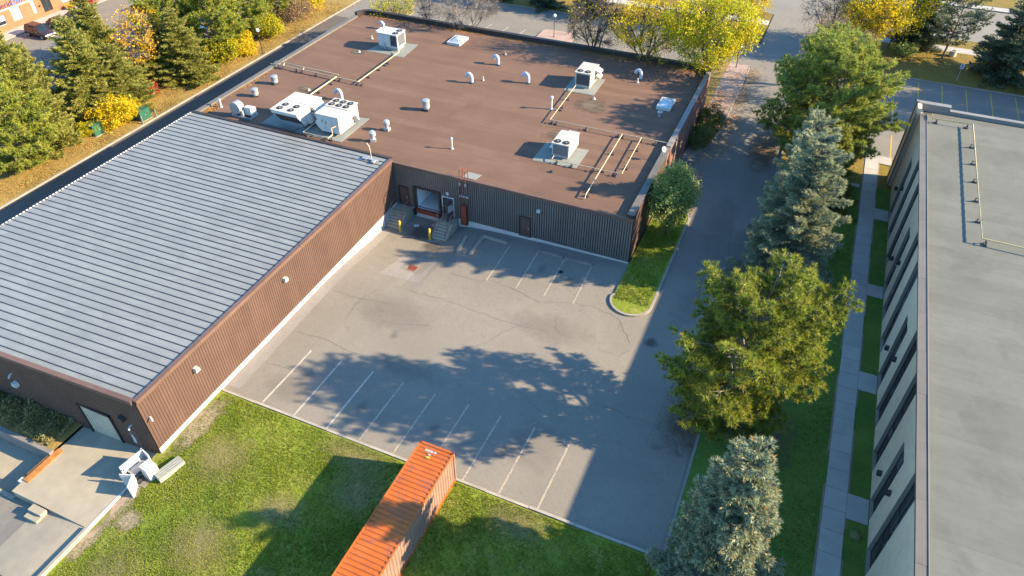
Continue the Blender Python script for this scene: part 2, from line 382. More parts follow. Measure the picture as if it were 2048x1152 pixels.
def _brick(name, c1, c2, mortar, sc):
    m = Mat(name, 0.9, 0, 0.2)
    sep = N(m.nt, 'SeparateXYZ'); m.L(m.pos, sep.inputs[0])
    cm = N(m.nt, 'CombineXYZ'); m.L(sep.outputs[1], cm.inputs[0]); m.L(sep.outputs[2], cm.inputs[1])
    b = N(m.nt, 'TexBrick'); b.inputs['Scale'].default_value = sc; b.inputs['Mortar Size'].default_value = 0.012
    b.inputs['Color1'].default_value = (*c1, 1); b.inputs['Color2'].default_value = (*c2, 1); b.inputs['Mortar'].default_value = (*mortar, 1)
    b.inputs['Brick Width'].default_value = 0.6; b.inputs['Row Height'].default_value = 0.2
    m.L(cm.outputs[0], b.inputs['Vector'])
    col = m.mix(m.ramp(m.noise(1.2, 5, 0.65), 0.45, 0.75, 0, 0.35), b.outputs['Color'], tuple(x*0.6 for x in c1))
    st = m.noise(1.0, 6, 0.7, src=m.map((6, 6, 0.5)))
    col = m.mix(m.ramp(st, 0.5, 0.75, 0, 0.4), col, tuple(x*0.62 for x in c2))
    m.color(col); m.bump(b.outputs['Fac'], -0.01, 0.6); return m.m
M['tan_brick'] = _brick('tan_brick', (0.60, 0.46, 0.33), (0.53, 0.41, 0.29), (0.45, 0.36, 0.26), 2.7)
M['orange_brick'] = _brick('orange_brick', (0.30, 0.105, 0.05), (0.25, 0.09, 0.045), (0.3, 0.2, 0.13), 2.7)
M['pink_brick'] = _brick('pink_brick', (0.19, 0.09, 0.065), (0.15, 0.075, 0.06), (0.16, 0.12, 0.1), 2.7)
M['white_metal'] = simple('white_metal', (0.40, 0.385, 0.355), 0.5, 0, 0.06, 1.2, 0.04, dirt=0.12)
M['offwhite'] = simple('offwhite_paint', (0.36, 0.335, 0.28), 0.55, 0, 0.08, 2, 0.05, dirt=0.2)
M['galv'] = simple('galvanised', (0.32, 0.32, 0.325), 0.42, 0.45, 0.14, 3, 0.08)
M['pale_blue'] = simple('pale_pvc', (0.36, 0.36, 0.41), 0.45, 0, 0.05, 2)
M['coil'] = simple('coil_grille', (0.06, 0.06, 0.065), 0.6, 0.2, 0.2, 8)
M['coil_light'] = simple('coil_grille_light', (0.14, 0.14, 0.145), 0.6, 0.2, 0.15, 8)
M['black'] = simple('black_rubber', (0.012, 0.012, 0.013), 0.7, 0, 0.2, 4)
M['hub'] = simple('fan_hub', (0.16, 0.16, 0.165), 0.5, 0.2)
M['dark_metal'] = simple('dark_metal', (0.035, 0.033, 0.034), 0.55, 0.3)
M['pipe_cream'] = simple('pipe_cream', (0.42, 0.32, 0.2), 0.5, 0, 0.15, 3, 0, dirt=0.35)
M['pipe_yellow'] = simple('pipe_yellow', (0.40, 0.30, 0.14), 0.5, 0, 0.12, 2, 0, dirt=0.3)
M['wood_block'] = simple('wood_block', (0.05, 0.042, 0.045), 0.9, 0, 0.3, 4)
M['redbrown'] = simple('red_brown_steel', (0.165, 0.04, 0.022), 0.5, 0, 0.15, 3)
M['rail_brown'] = simple('rail_brown', (0.17, 0.105, 0.10), 0.55, 0, 0.2, 4)
M['bollard'] = simple('bollard_yellow', (0.40, 0.27, 0.03), 0.5, 0, 0.15, 5, 0, dirt=0.4)
M['green_steel'] = simple('green_steel', (0.018, 0.075, 0.048), 0.45, 0, 0.15, 1.5)
M['grey_post'] = simple('grey_post', (0.12, 0.14, 0.13), 0.6, 0, 0.15, 3)
M['rust'] = simple('rust_orange', (0.30, 0.125, 0.032), 0.8, 0, 0.25, 3, 0, dirt=0.35)
M['white_paint'] = simple('white_paint', (0.42, 0.415, 0.40), 0.5, 0, 0.05, 2, 0, dirt=0.1)
M['grey_lid'] = simple('grey_lid', (0.21, 0.215, 0.185), 0.6, 0, 0.1, 4)
M['interior'] = simple('interior_white', (0.75, 0.75, 0.74), 0.7, 0, 0.04, 1)
M['interior_floor'] = simple('interior_floor', (0.55, 0.54, 0.52), 0.5, 0, 0.08, 1)  # pale floor: brightness of the indoor lamps is put into the colour
M['dock_door'] = simple('dock_door_cream', (0.36, 0.32, 0.24), 0.6, 0, 0.12, 1.0, 0.1, dirt=0.3)
M['bark'] = simple('bark', (0.075, 0.058, 0.045), 0.95, 0, 0.35, 6)
M['bark_pale'] = simple('bark_pale', (0.15, 0.125, 0.105), 0.95, 0, 0.3, 6)
def glass(name, c, rough=0.08):
    m = Mat(name, rough, 0, 0.6); m.color(m.mix(m.ramp(m.noise(0.5, 3), 0.35, 0.65), c, tuple(x*2.2 for x in c))); return m.m
M['glass'] = glass('dark_glass', (0.008, 0.010, 0.012))
M['glass_grey'] = glass('glass_blind_and_reflection', (0.035, 0.042, 0.05), 0.15)  # paler panes: blinds and faint bluish reflections put into the glass colour
M['glass_blue'] = glass('skylight_dome', (0.16, 0.19, 0.21), 0.25)
M['blind'] = simple('white_blind', (0.62, 0.61, 0.58), 0.6, 0, 0.03, 1)
M['lamp_globe'] = simple('white_globe', (0.6, 0.58, 0.62), 0.3, 0, 0.02, 1)
M['leaf_litter'] = leafmat('leaf_litter', [(0.26, 0.11, 0.02), (0.38, 0.17, 0.03), (0.42, 0.24, 0.04), (0.2, 0.06, 0.02)], 0.15, 0.8, 0.2)
M['leaf_brown'] = leafmat('brown_needles', [(0.11, 0.06, 0.03), (0.16, 0.09, 0.045), (0.2, 0.12, 0.06), (0.26, 0.12, 0.03)], 0.1, 0.9, 0.2)
M['tuft'] = leafmat('grass_tuft', [(0.095, 0.14, 0.012), (0.175, 0.215, 0.018), (0.28, 0.28, 0.045), (0.34, 0.29, 0.12)], 0.3, 0.7, 0.3)
M['tuft_dry'] = leafmat('dry_grass_tuft', [(0.20, 0.135, 0.04), (0.28, 0.19, 0.055), (0.36, 0.25, 0.08), (0.14, 0.15, 0.04)], 0.3, 0.8, 0.3)
M['needle_blue'] = leafmat('needles_blue', [(0.10, 0.13, 0.095), (0.20, 0.23, 0.155), (0.36, 0.36, 0.22), (0.32, 0.19, 0.06)], 0.3, 0.6, 0.3)
M['needle_green'] = leafmat('needles_green', [(0.10, 0.115, 0.024), (0.20, 0.21, 0.042), (0.34, 0.32, 0.075), (0.28, 0.17, 0.05)], 0.38, 0.6, 0.35)
M['needle_pine'] = leafmat('needles_pine', [(0.08, 0.115, 0.02), (0.19, 0.225, 0.03), (0.35, 0.345, 0.045), (0.26, 0.15, 0.05)], 0.35, 0.6, 0.4)
M['needle_dpine'] = leafmat('needles_dark_pine', [(0.09, 0.13, 0.035), (0.21, 0.25, 0.05), (0.38, 0.40, 0.085), (0.30, 0.18, 0.05)], 0.45, 0.6, 0.35)
M['needle_dark'] = leafmat('needles_dark', [(0.045, 0.065, 0.04), (0.085, 0.11, 0.062), (0.14, 0.16, 0.085), (0.16, 0.12, 0.05)], 0.2, 0.6, 0.3)
M['leaf_green'] = leafmat('leaf_green', [(0.075, 0.12, 0.03), (0.16, 0.21, 0.055), (0.29, 0.33, 0.10), (0.22, 0.2, 0.05)], 0.35, 0.5, 0.3)
M['leaf_lime'] = leafmat('leaf_lime', [(0.15, 0.20, 0.012), (0.30, 0.31, 0.014), (0.50, 0.42, 0.018), (0.55, 0.36, 0.015)], 0.45, 0.55, 0.45)
M['leaf_yellow'] = leafmat('leaf_yellow', [(0.36, 0.31, 0.010), (0.52, 0.40, 0.010), (0.60, 0.44, 0.012), (0.56, 0.27, 0.015)], 0.45, 0.55, 0.4)
M['leaf_orange'] = leafmat('leaf_orange', [(0.38, 0.19, 0.015), (0.52, 0.29, 0.018), (0.58, 0.37, 0.022), (0.36, 0.10, 0.02)], 0.45, 0.55, 0.4)
M['leaf_red'] = leafmat('leaf_red', [(0.2, 0.03, 0.02), (0.32, 0.05, 0.03), (0.36, 0.08, 0.04), (0.2, 0.1, 0.03)], 0.4, 0.55, 0.3)
M['leaf_juniper'] = leafmat('leaf_juniper', [(0.05, 0.085, 0.018), (0.10, 0.135, 0.028), (0.17, 0.16, 0.04), (0.2, 0.1, 0.03)], 0.2, 0.6, 0.3)
M['leaf_hedge'] = leafmat('leaf_hedge', [(0.10, 0.125, 0.04), (0.18, 0.16, 0.06), (0.29, 0.19, 0.085), (0.15, 0.2, 0.06)], 0.2, 0.6, 0.4)
M['leaf_dry'] = leafmat('leaf_dry', [(0.16, 0.10, 0.06), (0.22, 0.14, 0.08), (0.28, 0.18, 0.1), (0.3, 0.2, 0.05)], 0.3, 0.7, 0.3)
# ------------------------------------------------------------------ the setting
def ss(t): t = max(0.0, min(1.0, t)); return t*t*(3-2*t)
def lot_z(x, y):
    if y > 49.9: return 0.0
    pts = [(-40, -0.85), (-27.6, -0.85), (-26, -0.48), (-23.5, -0.32), (-18, -0.12), (-11, 0.0), (20, 0.0)]
    for (xa, za), (xb, zb) in zip(pts, pts[1:]):
        if xa <= x <= xb: zf = za + (zb-za)*(x-xa)/(xb-xa); break
    return zf*ss((y-36)/11.5) + 0.012*math.sin(x*0.5+y*0.31)*math.cos(y*0.43)
def lawn_z(x, y):
    return 0.06 - 0.62*ss((-25-x)/8.5)*ss((19.5-y)/7.0) + 0.03*math.sin(x*0.6)*math.sin(y*0.7)
def sheet(name, mat, x0, x1, y0, y1, z=0.0, zf=None, res=None, kind='structure'):
    nx = max(1, int((x1-x0)/res)) if res else 1; ny = max(1, int((y1-y0)/res)) if res else 1
    return obj(name, MB().grid(x0, x1, y0, y1, nx, ny, zf or (lambda x, y: z)), mat, None, False, kind)
def ground_z(x, y):
    return -3.0 if (-64 < x < 16 and -26 < y < 54) else -0.06
struct('ground', MB().grid(-400, 400, -400, 400, 200, 200, ground_z), M['ground'])
sheet('parking_lot', M['asphalt'], -34.6, -0.6, 23.4, 49.9, 0, lot_z, 0.5)
sheet('driveway', M['asphalt_drive'], -7.5, -0.6, 49.9, 118.2, 0)
sheet('front_parking_lot', M['asphalt_old'], -69.6, -7.5, 90.6, 105.4, 0)
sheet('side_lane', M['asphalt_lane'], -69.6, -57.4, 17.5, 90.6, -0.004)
sheet('neighbour_parking_lot', M['asphalt_old'], -107.3, -79.0, 20, 125, -0.01)
sheet('rear_parking_lot', M['asphalt_drive'], 7.55, 60, 78.8, 101.3, 0)
sheet('street', M['street'], -150, 90, 118.2, 133.0, -0.02)
sheet('lawn', M['lawn'], -33.9, 16, -20, 23.3, 0, lawn_z, 0.6)
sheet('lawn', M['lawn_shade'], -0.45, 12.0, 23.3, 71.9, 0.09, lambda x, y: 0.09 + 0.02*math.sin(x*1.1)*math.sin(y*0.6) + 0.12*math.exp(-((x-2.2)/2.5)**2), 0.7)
sheet('front_lawn', M['far_lawn'], -0.45, 60, 101.5, 112.8, 0.1)
sheet('lawn', M['far_lawn'], -0.45, 12.0, 71.9, 78.65, 0, lambda x, y: 0.085 + 0.02*math.sin(x*1.1)*math.sin(y*0.6), 0.7)
sheet('lawn', M['far_lawn'], -0.45, 7.4, 78.65, 101.5, 0.1)
sheet('far_lawn', M['far_lawn'], -60, 90, 135.2, 175, 0.08)
sheet('far_lawn', M['far_lawn'], -72, -7.7, 105.6, 112.8, 0.1)
sheet('sidewalk', M['concrete_walk'], -72, -7.7, 112.8, 114.8, 0.12)
sheet('sidewalk', M['concrete_walk'], -0.4, 60, 112.8, 114.8, 0.12)
sheet('verge', M['far_lawn'], -72, -7.7, 114.8, 118.0, 0.1)
sheet('verge', M['far_lawn'], -0.4, 60, 114.8, 118.0, 0.1)
sheet('sidewalk', M['concrete_walk'], -60, 90, 133.2, 135.0, 0.1)
sheet('leafy_strip', M['leaf_lawn'], -78.9, -69.9, 18, 112, 0, lambda x, y: 0.08+0.05*math.sin(x)*math.sin(y*0.7), 1.0)
sheet('planting_bed', M['leaf_lawn'], -57.3, -12.3, 83.0, 90.4, 0.1)
sheet('driveway', M['asphalt_drive'], -10.45, -7.5, 59.5, 97.0, 0.0)
_fw = [(-10.38, 97.0), (-10.38, 69.6), (-9.7, 70.2), (-9.0, 71.3), (-8.4, 73.2), (-8.0, 75.6), (-7.75, 79), (-7.65, 97.0)]
_mb = MB(); _mb.add([(x, y, 0.11) for x, y in _fw], [tuple(range(len(_fw)))]); struct('front_walk', _mb, M['paving'])
sheet('planting_bed', M['leaf_lawn'], -12.2, -10.4, 82.5, 97.0, 0.1)
# island beside the drive, a long tongue with a round end
isl = [(-10.35, 59.6), (-10.35, 45.2)]
isl += [(-8.75 - 1.72*math.cos(t), 44.85 - 1.72*math.sin(t)) for t in [math.pi*k/14 for k in range(15)]]
isl += [(-7.03, 58.6), (-7.3, 59.3), (-8.0, 59.6)]
_mb = MB(); n_ = len(isl); _mb.add([(x, y, 0.13) for x, y in isl], [tuple(range(n_))]); struct('lawn_island', _mb, M['lawn'])
def kerb_path(pts, w=0.16, z0=-0.1, z1=0.14, zf=None):
    """a kerb swept along a polyline"""
    P = [Vector((p[0], p[1])) for p in pts]; mb = MB(); vs = []
    for i, p in enumerate(P):
        d = (P[min(i+1, len(P)-1)] - P[max(i-1, 0)]).normalized(); nrm = Vector((-d.y, d.x))*(w/2)
        zz = zf(p.x, p.y) if zf else 0
        vs += [(p.x+nrm.x, p.y+nrm.y, z0+zz), (p.x+nrm.x, p.y+nrm.y, z1+zz), (p.x-nrm.x, p.y-nrm.y, z1+zz), (p.x-nrm.x, p.y-nrm.y, z0+zz)]
    fs = [(4*i+k, 4*i+(k+1) % 4, 4*i+4+(k+1) % 4, 4*i+4+k) for i in range(len(P)-1) for k in range(4)]
    fs += [(3, 2, 1, 0), tuple(4*(len(P)-1)+k for k in range(4))]
    return mb.add(vs, fs)
def straight(a, b, step=2.0):
    n = max(1, int(math.hypot(b[0]-a[0], b[1]-a[1])/step)); return [(a[0]+(b[0]-a[0])*i/n, a[1]+(b[1]-a[1])*i/n) for i in range(n+1)]
def kerb(pts, mat='kerb', **k): return struct('kerb', kerb_path(pts, **k), M[mat])
# precast kerb lengths along the lawn, slightly out of line with each other
kx = -33.5
while kx < -0.9:
    L_ = min(3.05, -0.75-kx); dy = rnd.uniform(-0.025, 0.025)
    struct('kerb', MB().box(kx+0.012, kx+L_-0.012, 23.34+dy, 23.52+dy, -0.1, 0.13+rnd.uniform(-0.015, 0.012)), M['kerb_pale']); kx += L_
kerb(isl[1:] + [(-10.3, 59.65)], w=0.2, z1=0.15)
kerb(straight((-0.52, 23.6), (-0.52, 97)), w=0.18, z1=0.15)
kerb([(-0.52, 97), (-0.3, 101.4)] , w=0.18)
kerb(straight((-69.75, 19), (-69.75, 112)), w=0.2, z1=0.14)
kerb(_fw[1:-1] + [(-7.6, 96.4), (-7.9, 97.1), (-12.2, 97.1)], w=0.16, z1=0.13)
kerb([(7.45, 79.0), (7.45, 101.4)], w=0.16); kerb(straight((7.4, 101.4), (60, 101.4)), w=0.16)
kerb([(7.5, 78.7), (10.6, 78.7)], w=0.14)
kerb(straight((-70, 105.5), (-7.8, 105.5)), w=0.16); kerb(straight((-72, 118.1), (-8.2, 118.1)), w=0.18); kerb(straight((0.1, 118.1), (60, 118.1)), w=0.18)
kerb(straight((-60, 133.1), (90, 133.1)), w=0.2); kerb(straight((-57, 90.5), (-12.3, 90.5)), w=0.16)
kerb(straight((-78.95, 20), (-78.95, 112)), w=0.16)
# front lot islands
for (x0, x1, y0, y1) in ((-37.7, -32.6, 94.0, 98.4), (-64.5, -59.0, 92.4, 97.2)):
    c = 1.0; pl = [(x0, y0), (x1, y0), (x1, y1-c), (x1-c*0.3, y1-c*0.3), (x1-c, y1), (x0+c, y1), (x0+c*0.3, y1-c*0.3), (x0, y1-c)]
    mb = MB(); mb.add([(x, y, 0.12) for x, y in pl], [tuple(range(8))]); struct('planting_island', mb, M['paving']); kerb(pl + pl[:2], w=0.16)
def line(x0, y0, x1, y1, mat, w=0.14, z=None):
    n = max(1, int(math.hypot(x1-x0, y1-y0)/0.5)); d = Vector((x1-x0, y1-y0)).normalized(); a, b = -d.y*w/2, d.x*w/2
    vs = []; 
    for i in range(n+1):
        x, y = x0+(x1-x0)*i/n, y0+(y1-y0)*i/n; zz = (lot_z(x, y) if z is None else z) + 0.008
        vs += [(x+a, y+b, zz), (x-a, y-b, zz)]
    mb = MB(); mb.add(vs, [(2*i, 2*i+1, 2*i+3, 2*i+2) for i in range(n)]); struct('parking_line', mb, M[mat])
for k, x in enumerate((-30.1, -27.3, -24.5, -21.85, -19.15, -16.45, -13.9, -11.3, -8.6)):
    line(x, 23.6, x+0.12, 29.45, 'line_white' if k < 3 else 'line_cream')
for x in (-21.3, -18.5, -15.9, -13.3): line(x-0.05, 48.2, x+0.12, 42.7, 'line_cream')
line(-9.6, 64.2, -7.1, 63.8, 'line_cream', 0.12)
for k in range(18):
    x = 10.35 + 2.75*k; line(x, 100.8, x-0.1, 93.7, 'line_yellow', 0.14, 0); line(x, 79.0, x, 84.4, 'line_yellow', 0.14, 0)
for k in range(8): line(-30.5+2.75*k, 91.2, -30.0+2.75*k, 97.0, 'line_cream', 0.12, 0)
for k in range(7): line(-57.3+2.75*k, 91.2, -56.8+2.75*k, 97.0, 'line_white', 0.12, 0)
for k in range(14): line(-86.5, 40+2.75*k, -81.0, 40+2.75*k, 'line_white', 0.12, -0.01)
# repairs in the asphalt
def patch(name, poly, mat, dz=0.005, n=10):
    """quad patch following the lot"""
    a, b, c, d = [Vector(p) for p in poly]; mb = MB(); vs = []
    for j in range(n+1):
        for i in range(n+1):
            u, v = i/n, j/n; p = (a*(1-u)+b*u)*(1-v) + (d*(1-u)+c*u)*v; vs.append((p.x, p.y, lot_z(p.x, p.y)+dz))
    mb.add(vs, [(j*(n+1)+i, j*(n+1)+i+1, (j+1)*(n+1)+i+1, (j+1)*(n+1)+i) for j in range(n) for i in range(n)])
    return struct(name, mb, M[mat])
patch('asphalt_patch', [(-30.3, 39.9), (-26.4, 40.1), (-26.6, 44.0), (-29.9, 43.4)], 'asphalt_patch')
patch('asphalt_patch', [(-29.2, 41.4), (-26.9, 41.2), (-26.8, 43.3), (-29.0, 43.2)], 'asphalt', 0.010)
patch('asphalt_strip', [(-33.5, 24.0), (-32.5, 24.0), (-33.1, 46.5), (-34.0, 46.5)], 'asphalt_patch', 0.007, 24)
patch('asphalt_strip', [(-21.5, 48.75), (-10.6, 48.75), (-10.6, 49.65), (-21.5, 49.65)], 'asphalt_drive', 0.007, 20)
patch('asphalt_strip', [(-26.5, 48.6), (-21.5, 48.75), (-21.5, 49.65), (-27.2, 49.65)], 'asphalt_drive', 0.007, 12)
solo_grate = MB()
for k in range(6): solo_grate.box(-28.45+0.12*k, -28.38+0.12*k, 41.55, 42.15, 0, 0.03)
solo_grate.box(-28.5, -27.72, 41.49, 41.55, 0, 0.031); solo_grate.box(-28.5, -27.72, 42.15, 42.21, 0, 0.031); solo_grate.box(-28.5, -27.72, 41.55, 42.15, -0.02, 0.005)
_o = obj('drain_grate', solo_grate, M['redbrown']); _o.location.z = lot_z(-28, 41.8)+0.012
tag(_o, 'rusty drain grate in the pale asphalt patch', 'drain')
_o = solo('manhole_cover', MB().lathe([(0.34, 0), (0.34, 0.015), (0.28, 0.022), (0.0, 0.022)], n=20), M['dark_metal'], 'dark round manhole cover in the shaded drive past the island tip', 'manhole', (-6.2, 40.6, 0.008))
def crack(pts, w=0.028):
    P = [Vector(p) for p in pts]; Q = []
    for a, b in zip(P, P[1:]):
        n = max(2, int((b-a).length/0.35)); nn = Vector((-(b-a).y, (b-a).x)).normalized()
        for i in range(n): Q.append(a+(b-a)*(i/n) + nn*(rnd.uniform(-0.09, 0.09) if i else 0))
    Q.append(P[-1]); vs = []
    for i, p in enumerate(Q):
        d = (Q[min(i+1, len(Q)-1)]-Q[max(i-1, 0)]).normalized(); h_ = w*rnd.uniform(0.35, 1.0)*(0.3 if i in (0, len(Q)-1) else 1)/2; z = lot_z(p.x, p.y)+0.009
        vs += [(p.x-d.y*h_, p.y+d.x*h_, z), (p.x+d.y*h_, p.y-d.x*h_, z)]
    mb = MB(); mb.add(vs, [(2*i, 2*i+1, 2*i+3, 2*i+2) for i in range(len(Q)-1)]); struct('crack', mb, M['crack'])
for c_ in ([(-32.5, 30.7), (-29.7, 30.9), (-27.8, 30.6), (-25.8, 30.6)], [(-32.5, 27.0), (-30.1, 27.1), (-28.0, 27.2)], [(-26.9, 38.8), (-23.4, 38.9), (-19.8, 38.6), (-17.0, 38.5), (-13.9, 38.7)],
           [(-13.9, 40.8), (-13.5, 39.4), (-12.4, 38.8), (-11.3, 38.9)], [(-26.9, 34.5), (-25.1, 34.7), (-22.8, 35.6)], [(-24.6, 42.5), (-21.6, 42.3), (-21.1, 42.9), (-18.4, 42.5), (-15.8, 41.8), (-13.0, 42.9), (-11.3, 43.0), (-9.0, 42.4), (-7.4, 40.0)],
           [(-29.5, 33.4), (-29.8, 36.0), (-29.1, 38.0)], [(-16.3, 24.9), (-14.2, 27.0), (-10.5, 26.8)], [(-12.8, 31.5), (-11.0, 31.0)], [(-9.4, 38.5), (-7.8, 38.5), (-7.2, 39.5)], [(-4.5, 56.2), (-3.9, 50.1), (-3.6, 44.1), (-3.3, 37.8), (-3.6, 31)], [(-3.8, 63.7), (-2.4, 53.8), (-2.1, 46.7)], [(-7.0, 57.5), (-4.4, 56.2), (-0.8, 56.6)], [(-8, 33.2), (-4, 33.0), (-0.8, 33.4)], [(-32.8, 36.2), (-30.5, 36.1), (-27, 36.6)], [(-20, 33.5), (-18, 35.5), (-16.5, 38.4)]):
    crack(c_)
# walkway beside the grey building: separate slabs with joints
wy = [18.0]
while wy[-1] < 78.3: wy.append(wy[-1] + rnd.choice((1.55, 1.6, 1.65)))
walk_base = sheet('walkway', M['dirt'], 7.75, 9.35, 14.0, 78.4, 0.1)
slab_mesh = MB().box(0.012, 1.338, 0.012, 1.575, -0.08, 0.025).mesh('slab')
for k, y in enumerate(wy[:-1]):
    s_ = link('slab', slab_mesh, M['concrete_walk'], walk_base, (7.88, y, 0.125+rnd.uniform(-0.004, 0.004)))
    s_.scale = (1, (wy[k+1]-y)/1.587, 1)
for (ya, yb) in ((65.75, 67.7), (53.6, 55.2), (42.1, 44.1), (30.6, 32.55), (76.9, 78.6)):
    s_ = link('slab', slab_mesh, M['concrete_walk'], walk_base, (9.225, ya, 0.127)); s_.scale = (0.97, (yb-ya)/1.587, 1)
# lower left: raised concrete loading pad, sloping apron and truck court
def apron_z(x, y): return -0.46 - 0.62*ss((-34.0-x)/7.0)
sheet('apron', M['concrete'], -38.25, -33.95, -6, 11.3, 0, apron_z, 0.5)
sheet('truck_court', M['asphalt_old'], -75, -38.25, -6, 11.3, 0, lambda x, y: apron_z(x, y)-0.01, 1.0)
sheet('truck_court', M['concrete'], -75, -40.6, 11.3, 14.3, -1.45)
struct('loading_pad', MB().box(-40.6, -33.95, 11.3, 17.6, -2.2, -0.40), M['concrete'])
struct('court_edge', MB().box(-75, -40.6, 11.05, 11.3, -2.2, -0.98), M['concrete'])
kerb(straight((-33.85, -6), (-33.85, 11.3), 1.0), w=0.2, z0=-0.9, z1=-0.22)
kerb(straight((-33.88, 11.3), (-33.88, 16.9), 1.0), 'concrete_white', w=0.14, z0=-1.0, z1=-0.37)
for xa, xb, ya in ((-38.2, -33.95, 7.0),):
    mb = MB(); mb.add([(xa + (xb-xa)*i/8, ya + j*0.05, apron_z(xa+(xb-xa)*i/8, 0)+0.006) for i in range(9) for j in range(2)], [(2*i, 2*i+1, 2*i+3, 2*i+2) for i in range(8)])
    struct('joint', mb, M['black'])
# bare soil by the pad
def blob(name, cx, cy, rx, ry, mat, zf, dz=0.02, n=22, seed=0):
    r_ = random.Random(seed); mb = MB(); ks = 5
    ang = [1+0.22*r_.uniform(-1, 1) for _ in range(n)]
    vs = [(cx, cy, zf(cx, cy)+dz)]
    for k in range(1, ks+1):
        for i in range(n):
            t = 2*math.pi*i/n; f = k/ks*ang[i]; x, y = cx+rx*f*math.cos(t), cy+ry*f*math.sin(t); vs.append((x, y, zf(x, y)+dz))
    fs = [(0, 1+i, 1+(i+1) % n) for i in range(n)]
    fs += [(1+(k-1)*n+i, 1+k*n+i, 1+k*n+(i+1) % n, 1+(k-1)*n+(i+1) % n) for k in range(1, ks) for i in range(n)]
    mb.add(vs, fs); return struct(name, mb, M[mat])
blob('bare_soil', -32.2, 12.8, 1.3, 1.0, 'soil', lawn_z, 0.03, seed=2)
blob('bare_soil', -33.2, 13.6, 0.75, 2.3, 'soil', lawn_z, 0.025, seed=3)
blob('bare_soil', -32.7, 20.0, 1.05, 3.4, 'soil', lawn_z, 0.025, seed=5)
blob('bare_soil', -33.3, 10.6, 0.6, 1.9, 'soil', lawn_z, 0.02, seed=6)
blob('worn_asphalt', -30.4, 47.3, 1.9, 1.8, 'worn', lot_z, 0.012, seed=41); blob('worn_asphalt', -28.3, 45.6, 1.6, 1.2, 'worn', lot_z, 0.016, seed=42); blob('worn_asphalt', -5.9, 40.8, 0.7, 0.75, 'worn', lot_z, 0.02, seed=43)
for k, (x, y, r_) in enumerate(((-28.7, 27.0, 0.5), (-23.2, 26.2, 0.45), (-17.6, 26.4, 0.4), (-12.5, 26.5, 0.45), (-17.3, 46.0, 0.5), (-14.5, 45.2, 0.55), (-25.0, 33.5, 0.4))): blob('oil_stain', x, y, r_*1.3, r_*2.2, 'oil', lot_z, 0.011, 16, 50+k)
for k, (x, y, rx, ry) in enumerate(((-26, 36, 5, 3), (-14, 39, 5, 2.5), (-22, 30.5, 5, 1.5), (-29.5, 25.6, 3, 1.6), (-11, 28, 3, 3), (-4, 46, 2.2, 5), (-4.2, 60, 2, 6))): blob('pale_wear', x, y, rx, ry, 'pale_wear', lot_z, 0.006, 20, 80+k)
blob('needle_litter', -1.4, 35.6, 2.2, 4.6, 'brown_litter', lot_z, 0.010, 24, 91); blob('needle_litter', -2.2, 74.5, 2.6, 6.5, 'brown_litter', lot_z, 0.010, 24, 92); blob('needle_litter', 3.0, 36.0, 3.6, 5.5, 'brown_litter', lambda x, y: 0.26, 0.0, 24, 93)
for k, (x, y, rx, ry) in enumerate(((-21.0, 22.0, 4.0, 2.0), (-19.2, 20.0, 3.0, 2.6), (-29.5, 18.5, 3.2, 3.0), (-26.5, 13.0, 4.0, 3.0), (-30.5, 9.5, 3.0, 3.0), (-9.5, 22.0, 3.0, 2.2), (-23.5, 17.0, 3.0, 2.0), (-20.5, 11.5, 4, 2.6))): blob('dry_grass', x, y, rx, ry, 'dry_patch', lawn_z, 0.03, 22, 120+k)
# retaining wall and planted bed on the left
solo('retaining_wall', MB().box(-75, -40.603, 14.3, 14.62, -2.0, -0.12), M['concrete_dark'], 'weathered concrete retaining wall under the hedge, lower left', 'wall', (-57, 14.46, -1.45))
sheet('planting_bed', M['leaf_lawn'], -75, -40.603, 14.6, 17.6, -0.2)
# ------------------------------------------------------------------ buildings
def wall_boxes(mb, p0, p1, z0, z1, th, ops=(), depth0=0.0):
    """wall with rectangular openings (s0,s1,za,zb); outward is to the right of p0->p1, thickness goes inward"""
    a, b = Vector(p0), Vector(p1); Lw = (b-a).length; d = (b-a)/Lw; nrm = Vector((d.y, -d.x))
    ss_ = sorted({0.0, Lw, *[o[0] for o in ops], *[o[1] for o in ops]}); ss_ = [q for q in ss_ if 0 <= q <= Lw]
    for s0, s1 in zip(ss_, ss_[1:]):
        mid = (s0+s1)/2; hs = sorted([(o[2], o[3]) for o in ops if o[0] < mid < o[1]]); z = z0; runs = []
        for za, zb in hs:
            if za > z: runs.append((z, za))
            z = max(z, zb)
        if z < z1: runs.append((z, z1))
        for za, zb in runs:
            q = []
            for s, k in ((s0, depth0), (s1, depth0), (s1, depth0+th), (s0, depth0+th)):
                p = a + d*s - nrm*k; q.append(p)
            mb.add([(p.x, p.y, za) for p in q] + [(p.x, p.y, zb) for p in q], [(3,2,1,0),(4,5,6,7),(0,1,5,4),(1,2,6,5),(2,3,7,6),(3,0,4,7)])
    return mb
